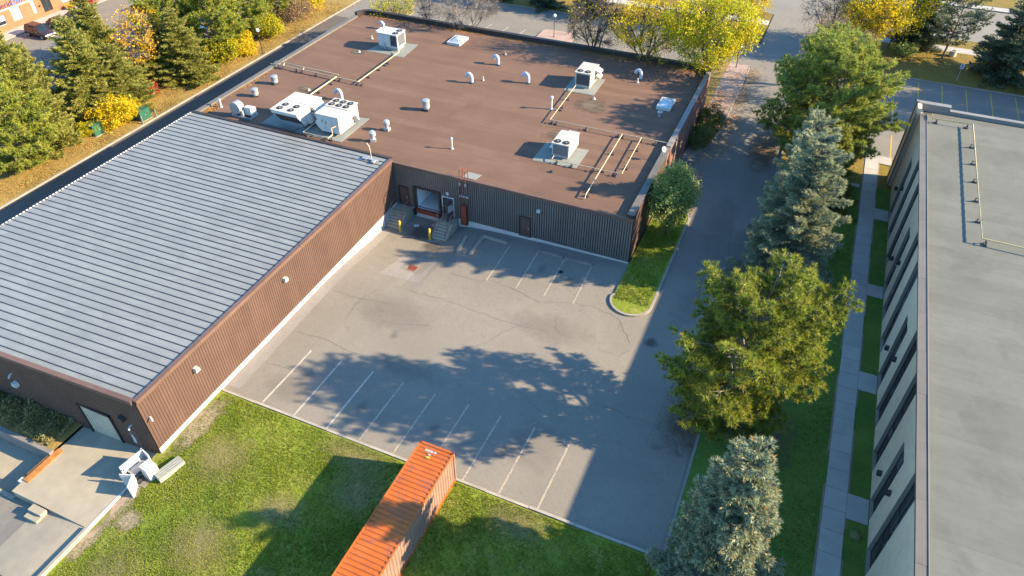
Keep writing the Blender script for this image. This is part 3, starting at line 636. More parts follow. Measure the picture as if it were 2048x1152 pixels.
def cladding(parent, p0, p1, z0, z1, mat, ops=(), pw=0.9, pitch=0.225, d=0.035):
    """ribbed siding laid up in separate panels, each with three ribs"""
    a, b = Vector(p0), Vector(p1); Lw = (b-a).length; dr = (b-a)/Lw; ang = math.atan2(dr.y, dr.x)
    prof = [(0.0, d), (0.135, d), (0.155, 0.0), (0.205, 0.0), (0.225, d)]
    cache = {}; po = woff(parent); n = int(math.ceil(Lw/pw))
    for k in range(n):
        s0 = k*pw; w = min(pw, Lw-s0)
        mine = tuple((round(o[0]-s0, 3), round(o[1]-s0, 3), o[2], o[3]) for o in ops if o[0] < s0+w and o[1] > s0)
        key = (round(w, 3), mine)
        if key not in cache:
            mb = MB(); s = 0.0
            while s < w-1e-4:
                for (u0, d0), (u1, d1) in zip(prof, prof[1:]):
                    x0, x1 = s+u0, min(s+u1, w)
                    if x0 >= w-1e-4: break
                    mid = (x0+x1)/2; z = z0; runs = []
                    for o in sorted(mine, key=lambda q: q[2]):
                        if o[0] < mid < o[1]:
                            if o[2] > z: runs.append((z, o[2]))
                            z = max(z, o[3])
                    if z < z1: runs.append((z, z1))
                    for za, zb in runs: mb.quad((x0, -d0, za), (x1, -d1, za), (x1, -d1, zb), (x0, -d0, zb))
                s += pitch
            me = bpy.data.meshes.new('wall_panel'); me.from_pydata(mb.v, [], mb.f); me.update(); me.materials.append(mat); cache[key] = me
        q = a + dr*s0
        o = link('wall_panel', cache[key], None, parent, (q.x-po.x, q.y-po.y, -po.z)); o.rotation_euler = (0, 0, ang)
def seg_boxes(name, parent, mat, pts, w, z0, z1, maxlen=3.0, gap=0.006, side=0.0):
    """coping or kerb pieces end to end along a polyline, one object each"""
    for a, b in zip(pts, pts[1:]):
        A, B = Vector(a), Vector(b); Lw = (B-A).length; n = max(1, int(round(Lw/maxlen))); d = (B-A)/Lw; nn = Vector((-d.y, d.x))
        for k in range(n):
            p = A + d*(Lw*k/n + gap); q = A + d*(Lw*(k+1)/n - gap); dz = rnd.uniform(-0.004, 0.004)
            c = [p+nn*(w/2+side), q+nn*(w/2+side), q-nn*(w/2-side), p-nn*(w/2-side)]; mb = MB()
            mb.add([(v.x, v.y, z0) for v in c] + [(v.x, v.y, z1+dz) for v in c], [(0,1,2,3),(7,6,5,4),(4,5,1,0),(5,6,2,1),(6,7,3,2),(7,4,0,3)])
            obj(name, mb, mat, parent)
# ---- brown warehouse
WX0, WX1, WY0, WY1, WZ = -58.6, -10.5, 49.7, 82.5, 4.75
W = thing('warehouse', 'low brown ribbed metal warehouse with a flat brown roof full of vents and units', 'building', (-34.5, 66, 0))
wops = [(-31.95+34.3, -29.4+34.3, 0.2, 2.55), (-28.95+34.3, -27.85+34.3, 0.2, 2.32), (-33.72+34.3, -32.78+34.3, 0.2, 2.3), (-20.95+34.3, -19.95+34.3, 0.12, 2.26)]
obj('foundation', wall_boxes(MB(), (-34.3, 49.72), (WX1+0.02, 49.72), -1.6, 0.2, 0.3, [(-20.95+34.3, -19.95+34.3, 0.12, 0.3)]), M['concrete_white'], W)
obj('wall', wall_boxes(MB(), (-34.3, 49.7), (WX1, 49.7), 0.2, 4.62, 0.2, wops), M['shade_siding'], W)
obj('wall', wall_boxes(MB(), (WX1, 49.92), (WX1, 60.6), -0.5, 4.62, 0.2), M['brown_siding'], W); obj('wall', wall_boxes(MB(), (WX0, WY1-1.7), (WX0, 49.7), -0.5, 4.62, 0.25), M['brown_siding'], W)
obj('brick_wall', wall_boxes(MB(), (WX1+0.05, 60.6), (WX1+0.05, WY1-1.75), -0.5, 5.14, 0.3), M['pink_brick'], W); obj('brick_wall', wall_boxes(MB(), (WX1-1.9, WY1), (WX0+1.9, WY1), -0.5, 5.1, 0.3), M['pink_brick'], W)
cladding(W, (-34.3, 49.7), (WX1, 49.7), 0.205, 4.6, M['shade_siding'], wops)
cladding(W, (WX1, 49.74), (WX1, 60.6), -0.1, 5.1, M['brown_siding'])
# roof: rolls one metre wide, each lapping the next
sm = MB(); sm.add([(0,0,0),(1,0,0),(1,1.03,0.022),(0,1.03,0.022),(0,0,-0.05),(1,0,-0.05),(1,1.03,-0.028),(0,1.03,-0.028)], [(3,2,1,0),(4,5,6,7),(0,1,5,4),(1,2,6,5),(2,3,7,6),(3,0,4,7)])
sheet_me = sm.mesh('roof_sheet'); grey_sheet_me = sm.mesh('roof_sheet')
obj('roof_deck', MB().box(WX0+0.3, WX1-0.3, WY0+0.2, WY1-0.3, 4.5, WZ-0.06), M['dark_trim'], W)
for k in range(33):
    y = WY0+0.02+k*0.99; ins = 0.25 if k < 31 else (0.7 if k == 31 else 1.5)
    xs = [WX0+ins, WX0+ins+rnd.uniform(9, 14), WX0+ins+rnd.uniform(22, 27), WX0+ins+rnd.uniform(34, 39), WX1-ins]
    for xa, xb in zip(xs, xs[1:]):
        o = link('roof_sheet', sheet_me, M['brown_roof'], W, (xa-W.location.x, y-W.location.y, WZ+rnd.uniform(-0.002, 0.002))); o.scale = (xb-xa-0.006, 1, 1)
def corner(cx, cy, r, t0, t1, n=6): return [(cx+r*math.cos(R(t0+(t1-t0)*i/n)), cy+r*math.sin(R(t0+(t1-t0)*i/n))) for i in range(n+1)]
# parapet with rounded back corners; low kerb along the left edge and the front drip edge
def sweep_wall(mb, pts, w, z0, z1):
    vs = []; P = [Vector(p) for p in pts]
    for i, p in enumerate(P):
        d = (P[min(i+1, len(P)-1)] - P[max(i-1, 0)]).normalized(); nn = Vector((-d.y, d.x))*(w/2)
        vs += [(p.x+nn.x, p.y+nn.y, z0), (p.x+nn.x, p.y+nn.y, z1), (p.x-nn.x, p.y-nn.y, z1), (p.x-nn.x, p.y-nn.y, z0)]
    n = len(P); return mb.add(vs, [(4*i+k, 4*i+(k+1) % 4, 4*i+4+(k+1) % 4, 4*i+4+k) for i in range(n-1) for k in range(4)] + [(3,2,1,0), tuple(4*(n-1)+k for k in range(4))])
back = corner(-12.2, 80.8, 1.5, 0, 90) + [(-56.7, 82.3)] + corner(-56.8, 80.7, 1.6, 90, 180)
par = MB(); sweep_wall(par, back, 0.4, 4.55, 5.22); sweep_wall(par, [(-10.78, 49.75), (-10.78, 80.8)], 0.36, 4.55, 5.16); obj('parapet', par, M['dark_trim'], W)
cap = MB(); sweep_wall(cap, back, 0.54, 5.222, 5.30); obj('parapet_cap', cap, M['dark_trim'], W)
seg_boxes('parapet_cap', W, M['tan_coping'], [(-10.78, 49.70), (-10.78, 62.2)], 0.62, 5.162, 5.25, 3.1)
seg_boxes('parapet_cap', W, M['grey_coping'], [(-10.70, 62.2), (-10.70, 80.75)], 0.50, 5.162, 5.32, 3.1)
seg_boxes('parapet_cap', W, M['tan_coping'], [(-58.35, 49.75), (-58.35, 80.6)], 0.55, 4.6, 4.96, 3.1)
seg_boxes('fascia', W, M['brown_trim'], [(-34.25, 49.66), (-10.45, 49.66)], 0.22, 4.56, 4.86, 3.0)
def frame(mb, x0, x1, z0, z1, y, w=0.08, dpt=0.1):
    return mb.box(x0-w, x0, y-dpt, y+0.02, z0, z1+w).box(x1, x1+w, y-dpt, y+0.02, z0, z1+w).box(x0, x1, y-dpt, y+0.02, z1, z1+w)
# doors on the dock front
d1 = obj('door', MB().box(-33.70, -32.80, 49.62, 49.68, 0.2, 2.28), M['door_brown'], W)
obj('door_frame', frame(MB(), -33.72, -32.78, 0.2, 2.3, 49.67), M['dark_trim'], d1)
obj('handle', MB().box(-32.98, -32.86, 49.56, 49.62, 1.15, 1.32), M['galv'], d1)
d3 = obj('door', MB().box(-20.93, -19.97, 49.63, 49.69, 0.12, 2.24), M['door_brown'], W)
obj('door_frame', frame(MB(), -20.95, -19.95, 0.12, 2.26, 49.68), M['dark_trim'], d3)
obj('handle', MB().box(-20.15, -20.03, 49.57, 49.63, 1.05, 1.2), M['galv'], d3)
d2 = obj('door', MB().obox((-27.98, 49.15, 1.25), (0.05, 1.04, 2.08), Matrix.Rotation(R(-14), 3, 'Z')), M['door_brown'], W); d2['label'] = 'open door with a white notice'
obj('door_frame', frame(MB(), -28.95, -27.85, 0.2, 2.32, 49.67), M['white_metal'], d2)
# notice on the open leaf: four rows of small worn lettering
nb = MB(); rr = Matrix.Rotation(R(-14), 3, 'Z')
for row in range(4):
    u = -0.34
    while u < 0.32:
        wd = rnd.uniform(0.05, 0.11); c = Vector((0.032, u+wd/2, 0.52-0.19*row)); c = rr @ c + Vector((-27.98, 49.15, 1.25))
        nb.obox(c, (0.012, wd*0.85, 0.12), rr); u += wd+0.015
obj('notice', nb, M['white_paint'], d2)
# dock opening: bright inside, leveller plate, bumpers
room = MB()
room.quad((-31.9, 49.9, 0.2), (-28.0, 49.9, 0.2), (-28.0, 60, 0.2), (-31.9, 60, 0.2))
obj('interior_floor', room, M['interior_floor'], W)
room = MB(); room.quad((-31.93, 49.9, 0.2), (-31.93, 60, 0.2), (-31.93, 60, 3.6), (-31.93, 49.9, 3.6)).quad((-31.93, 59.9, 0.2), (-27.9, 59.9, 0.2), (-27.9, 59.9, 3.6), (-31.93, 59.9, 3.6))
obj('interior_wall', room, M['interior'], W)
obj('dock_frame', MB().box(-32.15, -31.95, 49.55, 49.72, 0.0, 2.6).box(-29.4, -29.22, 49.55, 49.72, 0.0, 2.6).box(-32.15, -29.22, 49.55, 49.72, 2.55, 2.72), M['dark_trim'], W)
obj('dock_leveller', MB().box(-31.93, -29.42, 49.42, 49.9, 0.12, 0.198).box(-31.95, -29.4, 49.45, 49.6, -0.22, 0.12), M['redbrown'], W)
for x in (-32.12, -29.3): obj('dock_bumper', MB().box(x-0.11, x+0.11, 49.38, 49.68, -0.55, 0.15), M['black'], W)
obj('number_plate', MB().box(-28.55, -28.28, 49.60, 49.655, 2.62, 2.92), M['white_paint'], W)
wl = obj('wall_light', MB().prism([(-19.3, 3.28), (-18.95, 3.28), (-19.0, 3.55), (-19.25, 3.55)], 'y', 49.42, 49.66), M['white_paint'], W)
# roof ladder with locked guard
lad = MB()
for x in (-26.9, -26.35): lad.tube([(x, 49.42, 0.4), (x, 49.42, 5.75), (x, 49.5, 5.86), (x, 49.95, 5.86), (x, 50.02, 5.75), (x, 50.02, 4.8)], 0.035, 6)
z = 0.6
while z < 4.9: lad.tube([(-26.9, 49.42, z), (-26.35, 49.42, z)], 0.018, 5); z += 0.3
L_ = obj('roof_ladder', lad, M['redbrown'], W)
obj('ladder_guard', MB().box(-26.95, -26.30, 49.30, 49.36, -0.15, 2.05).box(-26.95, -26.91, 49.30, 49.6, -0.15, 2.05).box(-26.34, -26.30, 49.30, 49.6, -0.15, 2.05), M['redbrown'], L_)
obj('bracket', MB().box(-27.05, -26.15, 49.44, 49.62, 2.92, 3.02).box(-27.0, -26.86, 49.4, 49.46, 4.2, 4.5).box(-26.42, -26.28, 49.4, 49.46, 4.2, 4.5), M['white_paint'], L_)
# membrane patches and stains on the roof
def roof_patch(name, poly, mat, dz=0.035):
    mb = MB(); mb.prism(poly, 'z', WZ+0.012, WZ+dz); return obj(name, mb, M[mat], W)
for pl in ([(-50.8, 71.2), (-45.6, 71.2), (-45.9, 75.5), (-50.3, 74.9)], [(-50.6, 50.9), (-46.5, 50.9), (-46.4, 55.4), (-50.8, 55.3)], [(-46.3, 50.7), (-40.8, 50.9), (-40.9, 56.3), (-46.4, 55.4)],
           [(-24.7, 70.6), (-21.2, 70.7), (-21.3, 75.2), (-24.8, 74.4)], [(-22.2, 55.3), (-17.8, 55.6), (-17.8, 59.3), (-22.2, 59.1)], [(-26.95, 50.0), (-25.6, 49.95), (-25.4, 51.0), (-26.8, 51.0)]):
    roof_patch('membrane_pad', pl, 'pad_sheet', 0.042)
for pl in ([(-22.9, 66.0), (-18.7, 66.0), (-18.3, 70.7), (-23.2, 70.6)], [(-23.2, 59.4), (-19.6, 59.4), (-20.2, 62.4), (-23.4, 62.5)], [(-53.0, 69.4), (-50.2, 69.4), (-50.2, 71.6), (-53.0, 71.4)], [(-52.6, 58.4), (-49.8, 58.4), (-49.8, 60.6), (-52.4, 60.4)]):
    roof_patch('stained_roofing', pl, 'stain_sheet', 0.036)
roof_patch('roof_repair', [(-53.6, 64.2), (-48.9, 63.2), (-47.9, 66.6), (-51.6, 68.9)], 'brown_roof', 0.034)
for x, y in ((-51.4, 70.6), (-50.7, 59.3), (-20.9, 70.0), (-19.7, 54.1)):
    obj('roof_drain', MB().lathe([(0.2, 0), (0.2, 0.02), (0.13, 0.06), (0.12, 0.15), (0.05, 0.2), (0, 0.2)], (x, y, WZ+0.01), 12), M['white_metal'] if y > 55 else M['dark_metal'], W, True)
# ---- grey roofed wing
G_ = thing('storage_wing', 'wing with a grey standing seam metal roof and sunlit brown ribbed walls', 'building', (-46, 33, 0))
NR, FR, FL, NL = Vector((-33.6, 17.35)), Vector((-34.15, 49.45)), Vector((-58.3, 49.45)), Vector((-58.4, 16.35))
core = MB(); core.prism([(NR.x-0.06, NR.y+0.06), (FR.x-0.06, FR.y-0.02), (FL.x+0.05, FL.y-0.02), (NL.x+0.05, NL.y+0.06)], 'z', -1.8, 5.05); obj('wall', core, M['brown_siding'], G_)
fd = MB(); wall_boxes(fd, (NR.x+0.08, NR.y), (FR.x+0.08, FR.y), -1.6, 0.42, 0.2); obj('foundation', fd, M['concrete_white'], G_)
cladding(G_, NR, FR, 0.42, 5.08, M['brown_siding'])
wing_ops = []
Lf = (NR-NL).length
def sx(x): return (x-NL.x)/(NR.x-NL.x)*Lf
wing_ops = [(sx(-39.6), sx(-36.95), -0.42, 2.45), (sx(-36.0), sx(-35.0), -0.42, 1.75)]
cladding(G_, NL, NR, -0.42, 5.08, M['brown_siding'], wing_ops)
fy = lambda x: NL.y + (NR.y-NL.y)*(x-NL.x)/(NR.x-NL.x)
dd = MB(); dx = -39.55
while dx < -37.0: dd.box(dx, dx+0.2, fy(dx)-0.03, fy(dx)+0.05, -0.4, 2.4); dd.box(dx+0.2, dx+0.25, fy(dx)-0.005, fy(dx)+0.05, -0.4, 2.4); dx += 0.25
rd = obj('loading_door', dd, M['dock_door'], G_)
obj('door_frame', MB().box(-39.72, -39.58, fy(-39.6)-0.14, fy(-39.6)+0.04, -0.4, 2.55).box(-36.97, -36.83, fy(-36.9)-0.14, fy(-36.9)+0.04, -0.4, 2.55).box(-39.72, -36.83, fy(-38.2)-0.14, fy(-38.2)+0.06, 2.42, 2.56), M['dark_trim'], rd)
md = obj('door', MB().box(-35.98, -35.02, fy(-35.5)-0.04, fy(-35.5)+0.04, -0.4, 1.73), M['door_brown'], G_)
obj('peeled_paint', MB().prism([(-35.75, 0.2), (-35.5, 0.15), (-35.42, 0.6), (-35.5, 1.0), (-35.7, 1.1), (-35.68, 0.7)], 'y', fy(-35.5)-0.052, fy(-35.5)-0.042), M['white_metal'], md)
# roof pans 0.65 m wide with raised ribs between them
ROOFZ = 5.16
nP = 50
def edge(a, b, t): return a + (b-a)*t
for k in range(nP):
    t0, t1 = k/nP, (k+1)/nP; a, b, c, d = edge(NR, FR, t0), edge(NR, FR, t1), edge(NL, FL, t1), edge(NL, FL, t0)
    mb = MB(); n = 18; vs = []
    for i in range(n+1):
        u = i/n; p, q = a + (d-a)*u, b + (c-b)*u; bow = rnd.uniform(-0.006, 0.006)
        m_ = (p+q)/2
        vs += [(p.x, p.y+0.01, ROOFZ), (m_.x, m_.y, ROOFZ+0.006+bow), (q.x, q.y-0.01, ROOFZ)]
    mb.add(vs, [(3*i+j, 3*i+j+1, 3*i+4+j, 3*i+3+j) for i in range(n) for j in (0, 1)])
    pn = obj('roof_panel', mb, M['metal_roof'], G_)
    rb = MB(); w = 0.024
    rb.add([(b.x, b.y-w, ROOFZ-0.01), (b.x, b.y+w, ROOFZ-0.01), (b.x, b.y+w, ROOFZ+0.055), (b.x, b.y-w, ROOFZ+0.055), (c.x, c.y-w, ROOFZ-0.01), (c.x, c.y+w, ROOFZ-0.01), (c.x, c.y+w, ROOFZ+0.055), (c.x, c.y-w, ROOFZ+0.055)],
           [(0,1,2,3),(7,6,5,4),(3,2,6,7),(0,3,7,4),(1,5,6,2)])
    obj('seam', rb, M['seam'], pn)
seg_boxes('fascia', G_, M['brown_trim'], [NR, FR], 0.34, 5.0, 5.30, 3.0)
seg_boxes('fascia', G_, M['brown_trim'], [NL, NR - Vector((0.17, 0))], 0.34, 5.0, 5.30, 3.0)
obj('flashing', MB().prism([(FR.x, FR.y-0.02), (FL.x, FL.y-0.02), (FL.x, FL.y+0.3), (FR.x, FR.y+0.3)], 'z', 4.7, 5.27), M['dark_trim'], G_)
# white sawtooth end caps of the ribs along the far eave
ec = MB()
for k in range(nP*2):
    p = edge(NL, FL, (k+0.5)/(nP*2)); ec.box(p.x-0.10, p.x-0.02, p.y-0.10, p.y+0.10, 5.10, 5.22)
obj('eave_closure', ec, M['white_metal'], G_)['kind'] = 'stuff'
def floodlight(parent, x, y, z, nx, mat):
    mb = MB(); 
    if nx: mb.prism([(y-0.2, z-0.17), (y+0.2, z-0.17), (y+0.15, z+0.17), (y-0.15, z+0.17)], 'x', x, x+0.3)
    else: mb.prism([(x-0.22, z-0.18), (x+0.22, z-0.18), (x+0.16, z+0.18), (x-0.16, z+0.18)], 'y', y-0.3, y)
    wl = obj('wall_light', mb, mat, parent)
    lb = MB()
    if nx: lb.box(x+0.04, x+0.28, y-0.15, y+0.15, z-0.19, z-0.172)
    else: lb.box(x-0.15, x+0.15, y-0.28, y-0.04, z-0.2, z-0.182)
    obj('lens', lb, M['black'], wl)
floodlight(G_, -33.82, 32.3, 3.8, 1, M['offwhite']); floodlight(G_, -33.64, 22.1, 3.6, 1, M['offwhite'])
floodlight(G_, -35.5, fy(-35.5)-0.04, 2.95, 0, M['dark_metal']); floodlight(G_, -45.3, fy(-45.3)-0.04, 2.3, 0, M['white_metal'])
def camera_unit(parent, x, y, z, nx):
    mb = MB()
    if nx: mb.tube([(x, y, z), (x+0.14, y, z)], 0.045, 6).tube([(x+0.14, y-0.02, z), (x+0.4, y-0.14, z-0.08)], 0.06, 8)
    else: mb.tube([(x, y, z), (x, y-0.14, z)], 0.045, 6).tube([(x, y-0.14, z), (x+0.12, y-0.38, z-0.08)], 0.06, 8)
    obj('security_camera', mb, M['white_paint'], parent)
camera_unit(G_, -33.56, 17.75, 3.35, 1); camera_unit(G_, -35.05, fy(-35)-0.04, 2.35, 0); camera_unit(G_, -45.2, fy(-45)-0.04, 3.3, 0)
# ---- grey roofed brick building on the right
B = thing('office_block', 'tan brick building with a long grey flat roof and tall dark window strips, right edge', 'building', (20, 45, 0))
X0, YN, YF, ZC = 10.6, 8.0, 74.4, 8.0
tall = [(27.1, 28.9), (34.9, 36.65), (38.8, 40.7), (46.6, 48.5), (50.6, 52.4), (58.2, 59.9), (62.2, 63.95), (19.2, 20.9)]
short = [(31.0, 32.6), (42.6, 44.4), (54.2, 55.9), (66.0, 67.6)]
bo = [(YF-b, YF-a, -0.1, ZC) for a, b in tall] + [(YF-b, YF-a, -0.1, 6.15) for a, b in short]
obj('wall', wall_boxes(MB(), (X0, YF), (X0, YN), -0.3, ZC, 0.35, bo), M['tan_brick'], B); obj('wall', wall_boxes(MB(), (44, YF), (X0+0.36, YF), -0.3, ZC, 0.35), M['tan_brick'], B); obj('wall', wall_boxes(MB(), (X0+0.36, YN), (44, YN), -0.3, ZC, 0.35), M['tan_brick'], B)
obj('pier', MB().box(10.22, X0-0.003, 72.7, YF+0.2, -0.2, 8.68), M['tan_brick'], B)
obj('flashing', MB().box(10.18, 10.32, 72.55, 72.697, -0.2, 8.3).box(10.14, 10.217, 74.2, 74.66, -0.2, 8.7), M['grey_coping'], B)
def strip(a, b, zt):
    w = obj('window', MB().box(X0+0.20, X0+0.26, a+0.02, a+0.10, 0, zt).box(X0+0.20, X0+0.26, b-0.10, b-0.02, 0, zt).box(X0+0.20, X0+0.26, (a+b)/2-0.035, (a+b)/2+0.035, 0, zt), M['dark_metal'], B)
    zs = [0.0, 2.3, 3.3, 5.0, zt]
    if zt < 7: zs = [0.0, 2.3, 4.2, zt]
    for z0, z1 in zip(zs, zs[1:]):
        obj('transom', MB().box(X0+0.20, X0+0.255, a+0.1, b-0.1, z1-0.07, z1), M['dark_metal'], w)
        for q0, q1 in ((a+0.10, (a+b)/2-0.035), ((a+b)/2+0.035, b-0.10)):
            p = MB(); yy = rnd.uniform(-0.006, 0.006); p.box(X0+0.225+yy, X0+0.24+yy, q0, q1, z0+0.005, z1-0.075); obj('pane', p, M['glass_grey'] if rnd.random() < 0.3 else M['glass'], w)
    obj('sill', MB().box(X0-0.03, X0+0.2, a, b, -0.05, 0.14), M['concrete'], w)
    obj('jamb_trim', MB().box(X0-0.012, X0+0.2, b-0.02, b+0.03, 0.0, zt-0.02), M['grey_coping'], w)
for a, b in tall: strip(a, b, ZC)
for a, b in short: strip(a, b, 6.15)
for y, z in ((30.3, 4.1), (33.2, 2.2), (45.0, 2.3), (41.9, 4.1), (56.6, 2.3), (53.5, 4.1), (65.4, 4.1), (68.3, 2.4)):
    mb = MB(); mb.prism([(y-0.13, z-0.2), (y+0.13, z-0.2), (y+0.16, z+0.05), (y+0.08, z+0.16), (y-0.08, z+0.16), (y-0.16, z+0.05)], 'x', X0-0.27, X0-0.002)
    wl = obj('wall_light', mb, M['dark_metal'], B); obj('lens', MB().box(X0-0.25, X0-0.06, y-0.1, y+0.1, z-0.26, z-0.202), M['lamp_globe'], wl)
obj('roof_deck', MB().box(X0+0.3, 44, YN+0.3, YF-0.3, 7.6, 7.93), M['dark_trim'], B)
for k in range(66):
    y = YN+0.32+k*0.99
    xs = [X0+0.5, X0+rnd.uniform(7, 13), X0+rnd.uniform(18, 24), 43.8]
    if y+1 > YF-0.3: break
    for xa, xb in zip(xs, xs[1:]):
        o = link('roof_sheet', grey_sheet_me, M['grey_roof'], B, (xa-B.location.x, y-B.location.y, 7.99+rnd.uniform(-0.002, 0.002))); o.scale = (xb-xa-0.006, 1, 1)
seg_boxes('coping', B, M['tan_coping'], [(10.86, YN), (10.86, 73.0)], 0.56, 7.98, 8.16, 3.9)
obj('roof_edge', MB().box(11.15, 11.20, YN+0.3, 73.0, 7.96, 8.20), M['grey_coping'], B)
mb = MB().box(10.45, 13.1, 74.0, 74.42, 7.6, 8.62).box(13.1, 44, 74.0, 74.42, 7.6, 8.22); obj('parapet', mb, M['grey_coping'], B)
seg_boxes('coping', B, M['grey_coping'], [(10.3, 74.22), (13.15, 74.22)], 0.62, 8.622, 8.74, 1.45); seg_boxes('coping', B, M['grey_coping'], [(13.16, 74.22), (44, 74.22)], 0.5, 8.222, 8.34, 3.9)
# ---- orange brick neighbour at the top left
O = thing('brick_office', 'orange brick office with white blinds in its windows, top left corner', 'building', (-116, 74, 0))
owin = [(65.0, 66.35, 0.95, 2.25), (67.5, 69.0, 0.95, 2.7), (70.9, 71.5, 0.95, 2.7), (76.0, 77.5, 0.95, 2.7), (79.5, 81, 0.95, 2.7), (61.8, 63.3, 0.95, 2.7), (72.55, 74.1, 0.02, 2.75)]
mb = wall_boxes(MB(), (-110, 40.0), (-110, 112.0), -0.3, 7.0, 0.3, [(a-40, b-40, c, d) for a, b, c, d in owin]); obj('wall', mb, M['orange_brick'], O)
obj('core', MB().box(-124, -110.4, 40, 112, -0.3, 6.9), M['brown_trim'], O)
obj('base_course', MB().box(-110.0+0.001, -109.94, 40, 112, -0.3, 0.62), M['orange_brick'], O)
obj('band', MB().box(-109.999, -109.95, 40, 112, 2.78, 2.98), M['offwhite'], O)
for a, b, c, d in owin[:-1]:
    w = obj('window', MB().box(-110.2, -110.1, a, a+0.06, c, d).box(-110.2, -110.1, b-0.06, b, c, d).box(-110.2, -110.1, a+0.06, b-0.06, c, c+0.06).box(-110.2, -110.1, a+0.06, b-0.06, d-0.5, d-0.44), M['white_paint'], O)
    obj('pane', MB().box(-110.19, -110.15, a+0.06, b-0.06, c+0.06, d-0.02), M['blind'] if a > 66.5 else M['glass'], w)
    if a < 66.5: obj('blind', MB().box(-110.17, -110.13, a+0.06, b-0.06, d-0.75, d-0.02), M['blind'], w)
dr = obj('entrance', MB().box(-110.2, -110.08, 72.55, 72.65, 0, 2.75).box(-110.2, -110.08, 73.28, 73.36, 0, 2.75).box(-110.2, -110.08, 74.0, 74.1, 0, 2.75), M['dark_metal'], O)
for a, b in ((72.65, 73.28), (73.36, 74.0)): obj('pane', MB().box(-110.17, -110.14, a, b, 0.05, 2.7), M['glass'], dr)
obj('wall_light', MB().box(-110.0, -109.85, 71.95, 72.2, 1.6, 1.85), M['dark_metal'], O)
sheet('sidewalk', M['concrete_walk'], -109.9, -107.4, 30, 120, 0.12); kerb(straight((-107.35, 30), (-107.35, 120), 3), w=0.16)
# the painted sign, cut by the top of the frame
def letters(s, size, mat, parent, loc, ext=0.03):
    cu = bpy.data.curves.new('lettering', 'FONT'); cu.body = s; cu.size = size; cu.extrude = ext; cu.resolution_u = 3
    t = bpy.data.objects.new('lettering_curve', cu); COL.objects.link(t)
    bpy.context.view_layer.update()
    me = bpy.data.meshes.new_from_object(t.evaluated_get(bpy.context.evaluated_depsgraph_get()))
    wd = max((v.co.x for v in me.vertices), default=0); bpy.data.objects.remove(t)
    po = woff(parent); o = link('lettering', me, mat, parent, (loc[0]-po.x, loc[1]-po.y, loc[2]-po.z)); o.rotation_euler = (R(90), 0, R(90)); return wd
M['sign_purple'] = simple('sign_purple', (0.06, 0.03, 0.09), 0.5); M['sign_blue'] = simple('sign_blue', (0.03, 0.13, 0.32), 0.5)
w_ = letters('Merid', 1.05, M['sign_purple'], O, (-109.94, 65.6, 3.12)); letters('Den', 1.05, M['sign_blue'], O, (-109.94, 65.65+w_, 3.12))
# ------------------------------------------------------------------ things on the roofs
Z = WZ + 0.02
def fan(parent, x, y, z, r=0.33, blades=4):
    f = obj('fan', MB().lathe([(r, 0), (r, 0.05), (r*0.9, 0.055), (r*0.88, 0.012), (0.02, 0.012)], (x, y, z), 16), M['black'], parent)
    mb = MB(); mb.lathe([(r*0.3, 0), (r*0.3, 0.05), (0, 0.055)], (x, y, z+0.014), 10)
    for k in range(blades):
        t = 2*math.pi*k/blades+0.4; c = Vector((x+math.cos(t)*r*0.52, y+math.sin(t)*r*0.52, z+0.035))
        mb.obox(c, (r*0.55, r*0.2, 0.012), Matrix.Rotation(t, 3, 'Z') @ Matrix.Rotation(0.35, 3, 'X'))
    obj('blades', mb, M['hub'], f)
def louvre(name, parent, axis, x0, x1, y0, y1, z0, z1, mat, n=9):
    """a coil face with separate fins"""
    mb = MB()
    if axis == 'y':
        mb.box(x0, x1, y0, y1, z0, z1)
        for k in range(n): xa = x0+(x1-x0)*(k+0.3)/n; mb.box(xa, xa+0.02, y0-0.025, y0, z0, z1)
    else:
        mb.box(x0, x1, y0, y1, z0, z1)
        for k in range(n): ya = y0+(y1-y0)*(k+0.3)/n; mb.box(x1, x1+0.025, ya, ya+0.02, z0, z1)
    return obj(name, mb, mat, parent)
def hood(parent, poly, axis, a, b, mat): return obj('hood', MB().prism(poly, axis, a, b), mat, parent)
GU = 'air handling units on the brown roof'
# far unit, nearest the back left corner
u = thing('rooftop_unit', 'boxy white rooftop unit with two fans at one end, far left of the roof', 'air conditioner', (-48.3, 73.5, Z), GU)
obj('curb', MB().box(-49.5, -47.15, 72.65, 74.25, Z, Z+0.42), M['galv'], u)
obj('casing', MB().box(-49.7, -47.0, 72.5, 74.45, Z+0.42, Z+2.0), M['white_metal'], u)
obj('lid', MB().box(-49.78, -46.94, 72.42, 74.52, Z+2.0, Z+2.07), M['white_metal'], u)
louvre('coil_grille', u, 'y', -47.95, -47.12, 72.47, 72.497, Z+0.62, Z+1.9, M['coil'], 7); louvre('coil_grille', u, 'x', -46.997, -46.97, 72.7, 74.25, Z+0.62, Z+1.9, M['coil_light'], 10)
for xa, xb in ((-49.62, -48.9), (-48.85, -48.02)): obj('access_panel', MB().box(xa, xb, 72.47, 72.498, Z+0.6, Z+1.9), M['white_metal'], u)
obj('disconnect', MB().box(-48.9, -48.72, 72.36, 72.495, Z+0.2, Z+0.9), M['galv'], u)
for y in (73.0, 73.95): fan(u, -47.45, y, Z+2.072, 0.36)
hood(u, [(72.9, Z+1.75), (72.9, Z+2.0), (74.2, Z+2.0), (74.2, Z+1.75)], 'x', -50.25, -49.7, M['white_metal'])
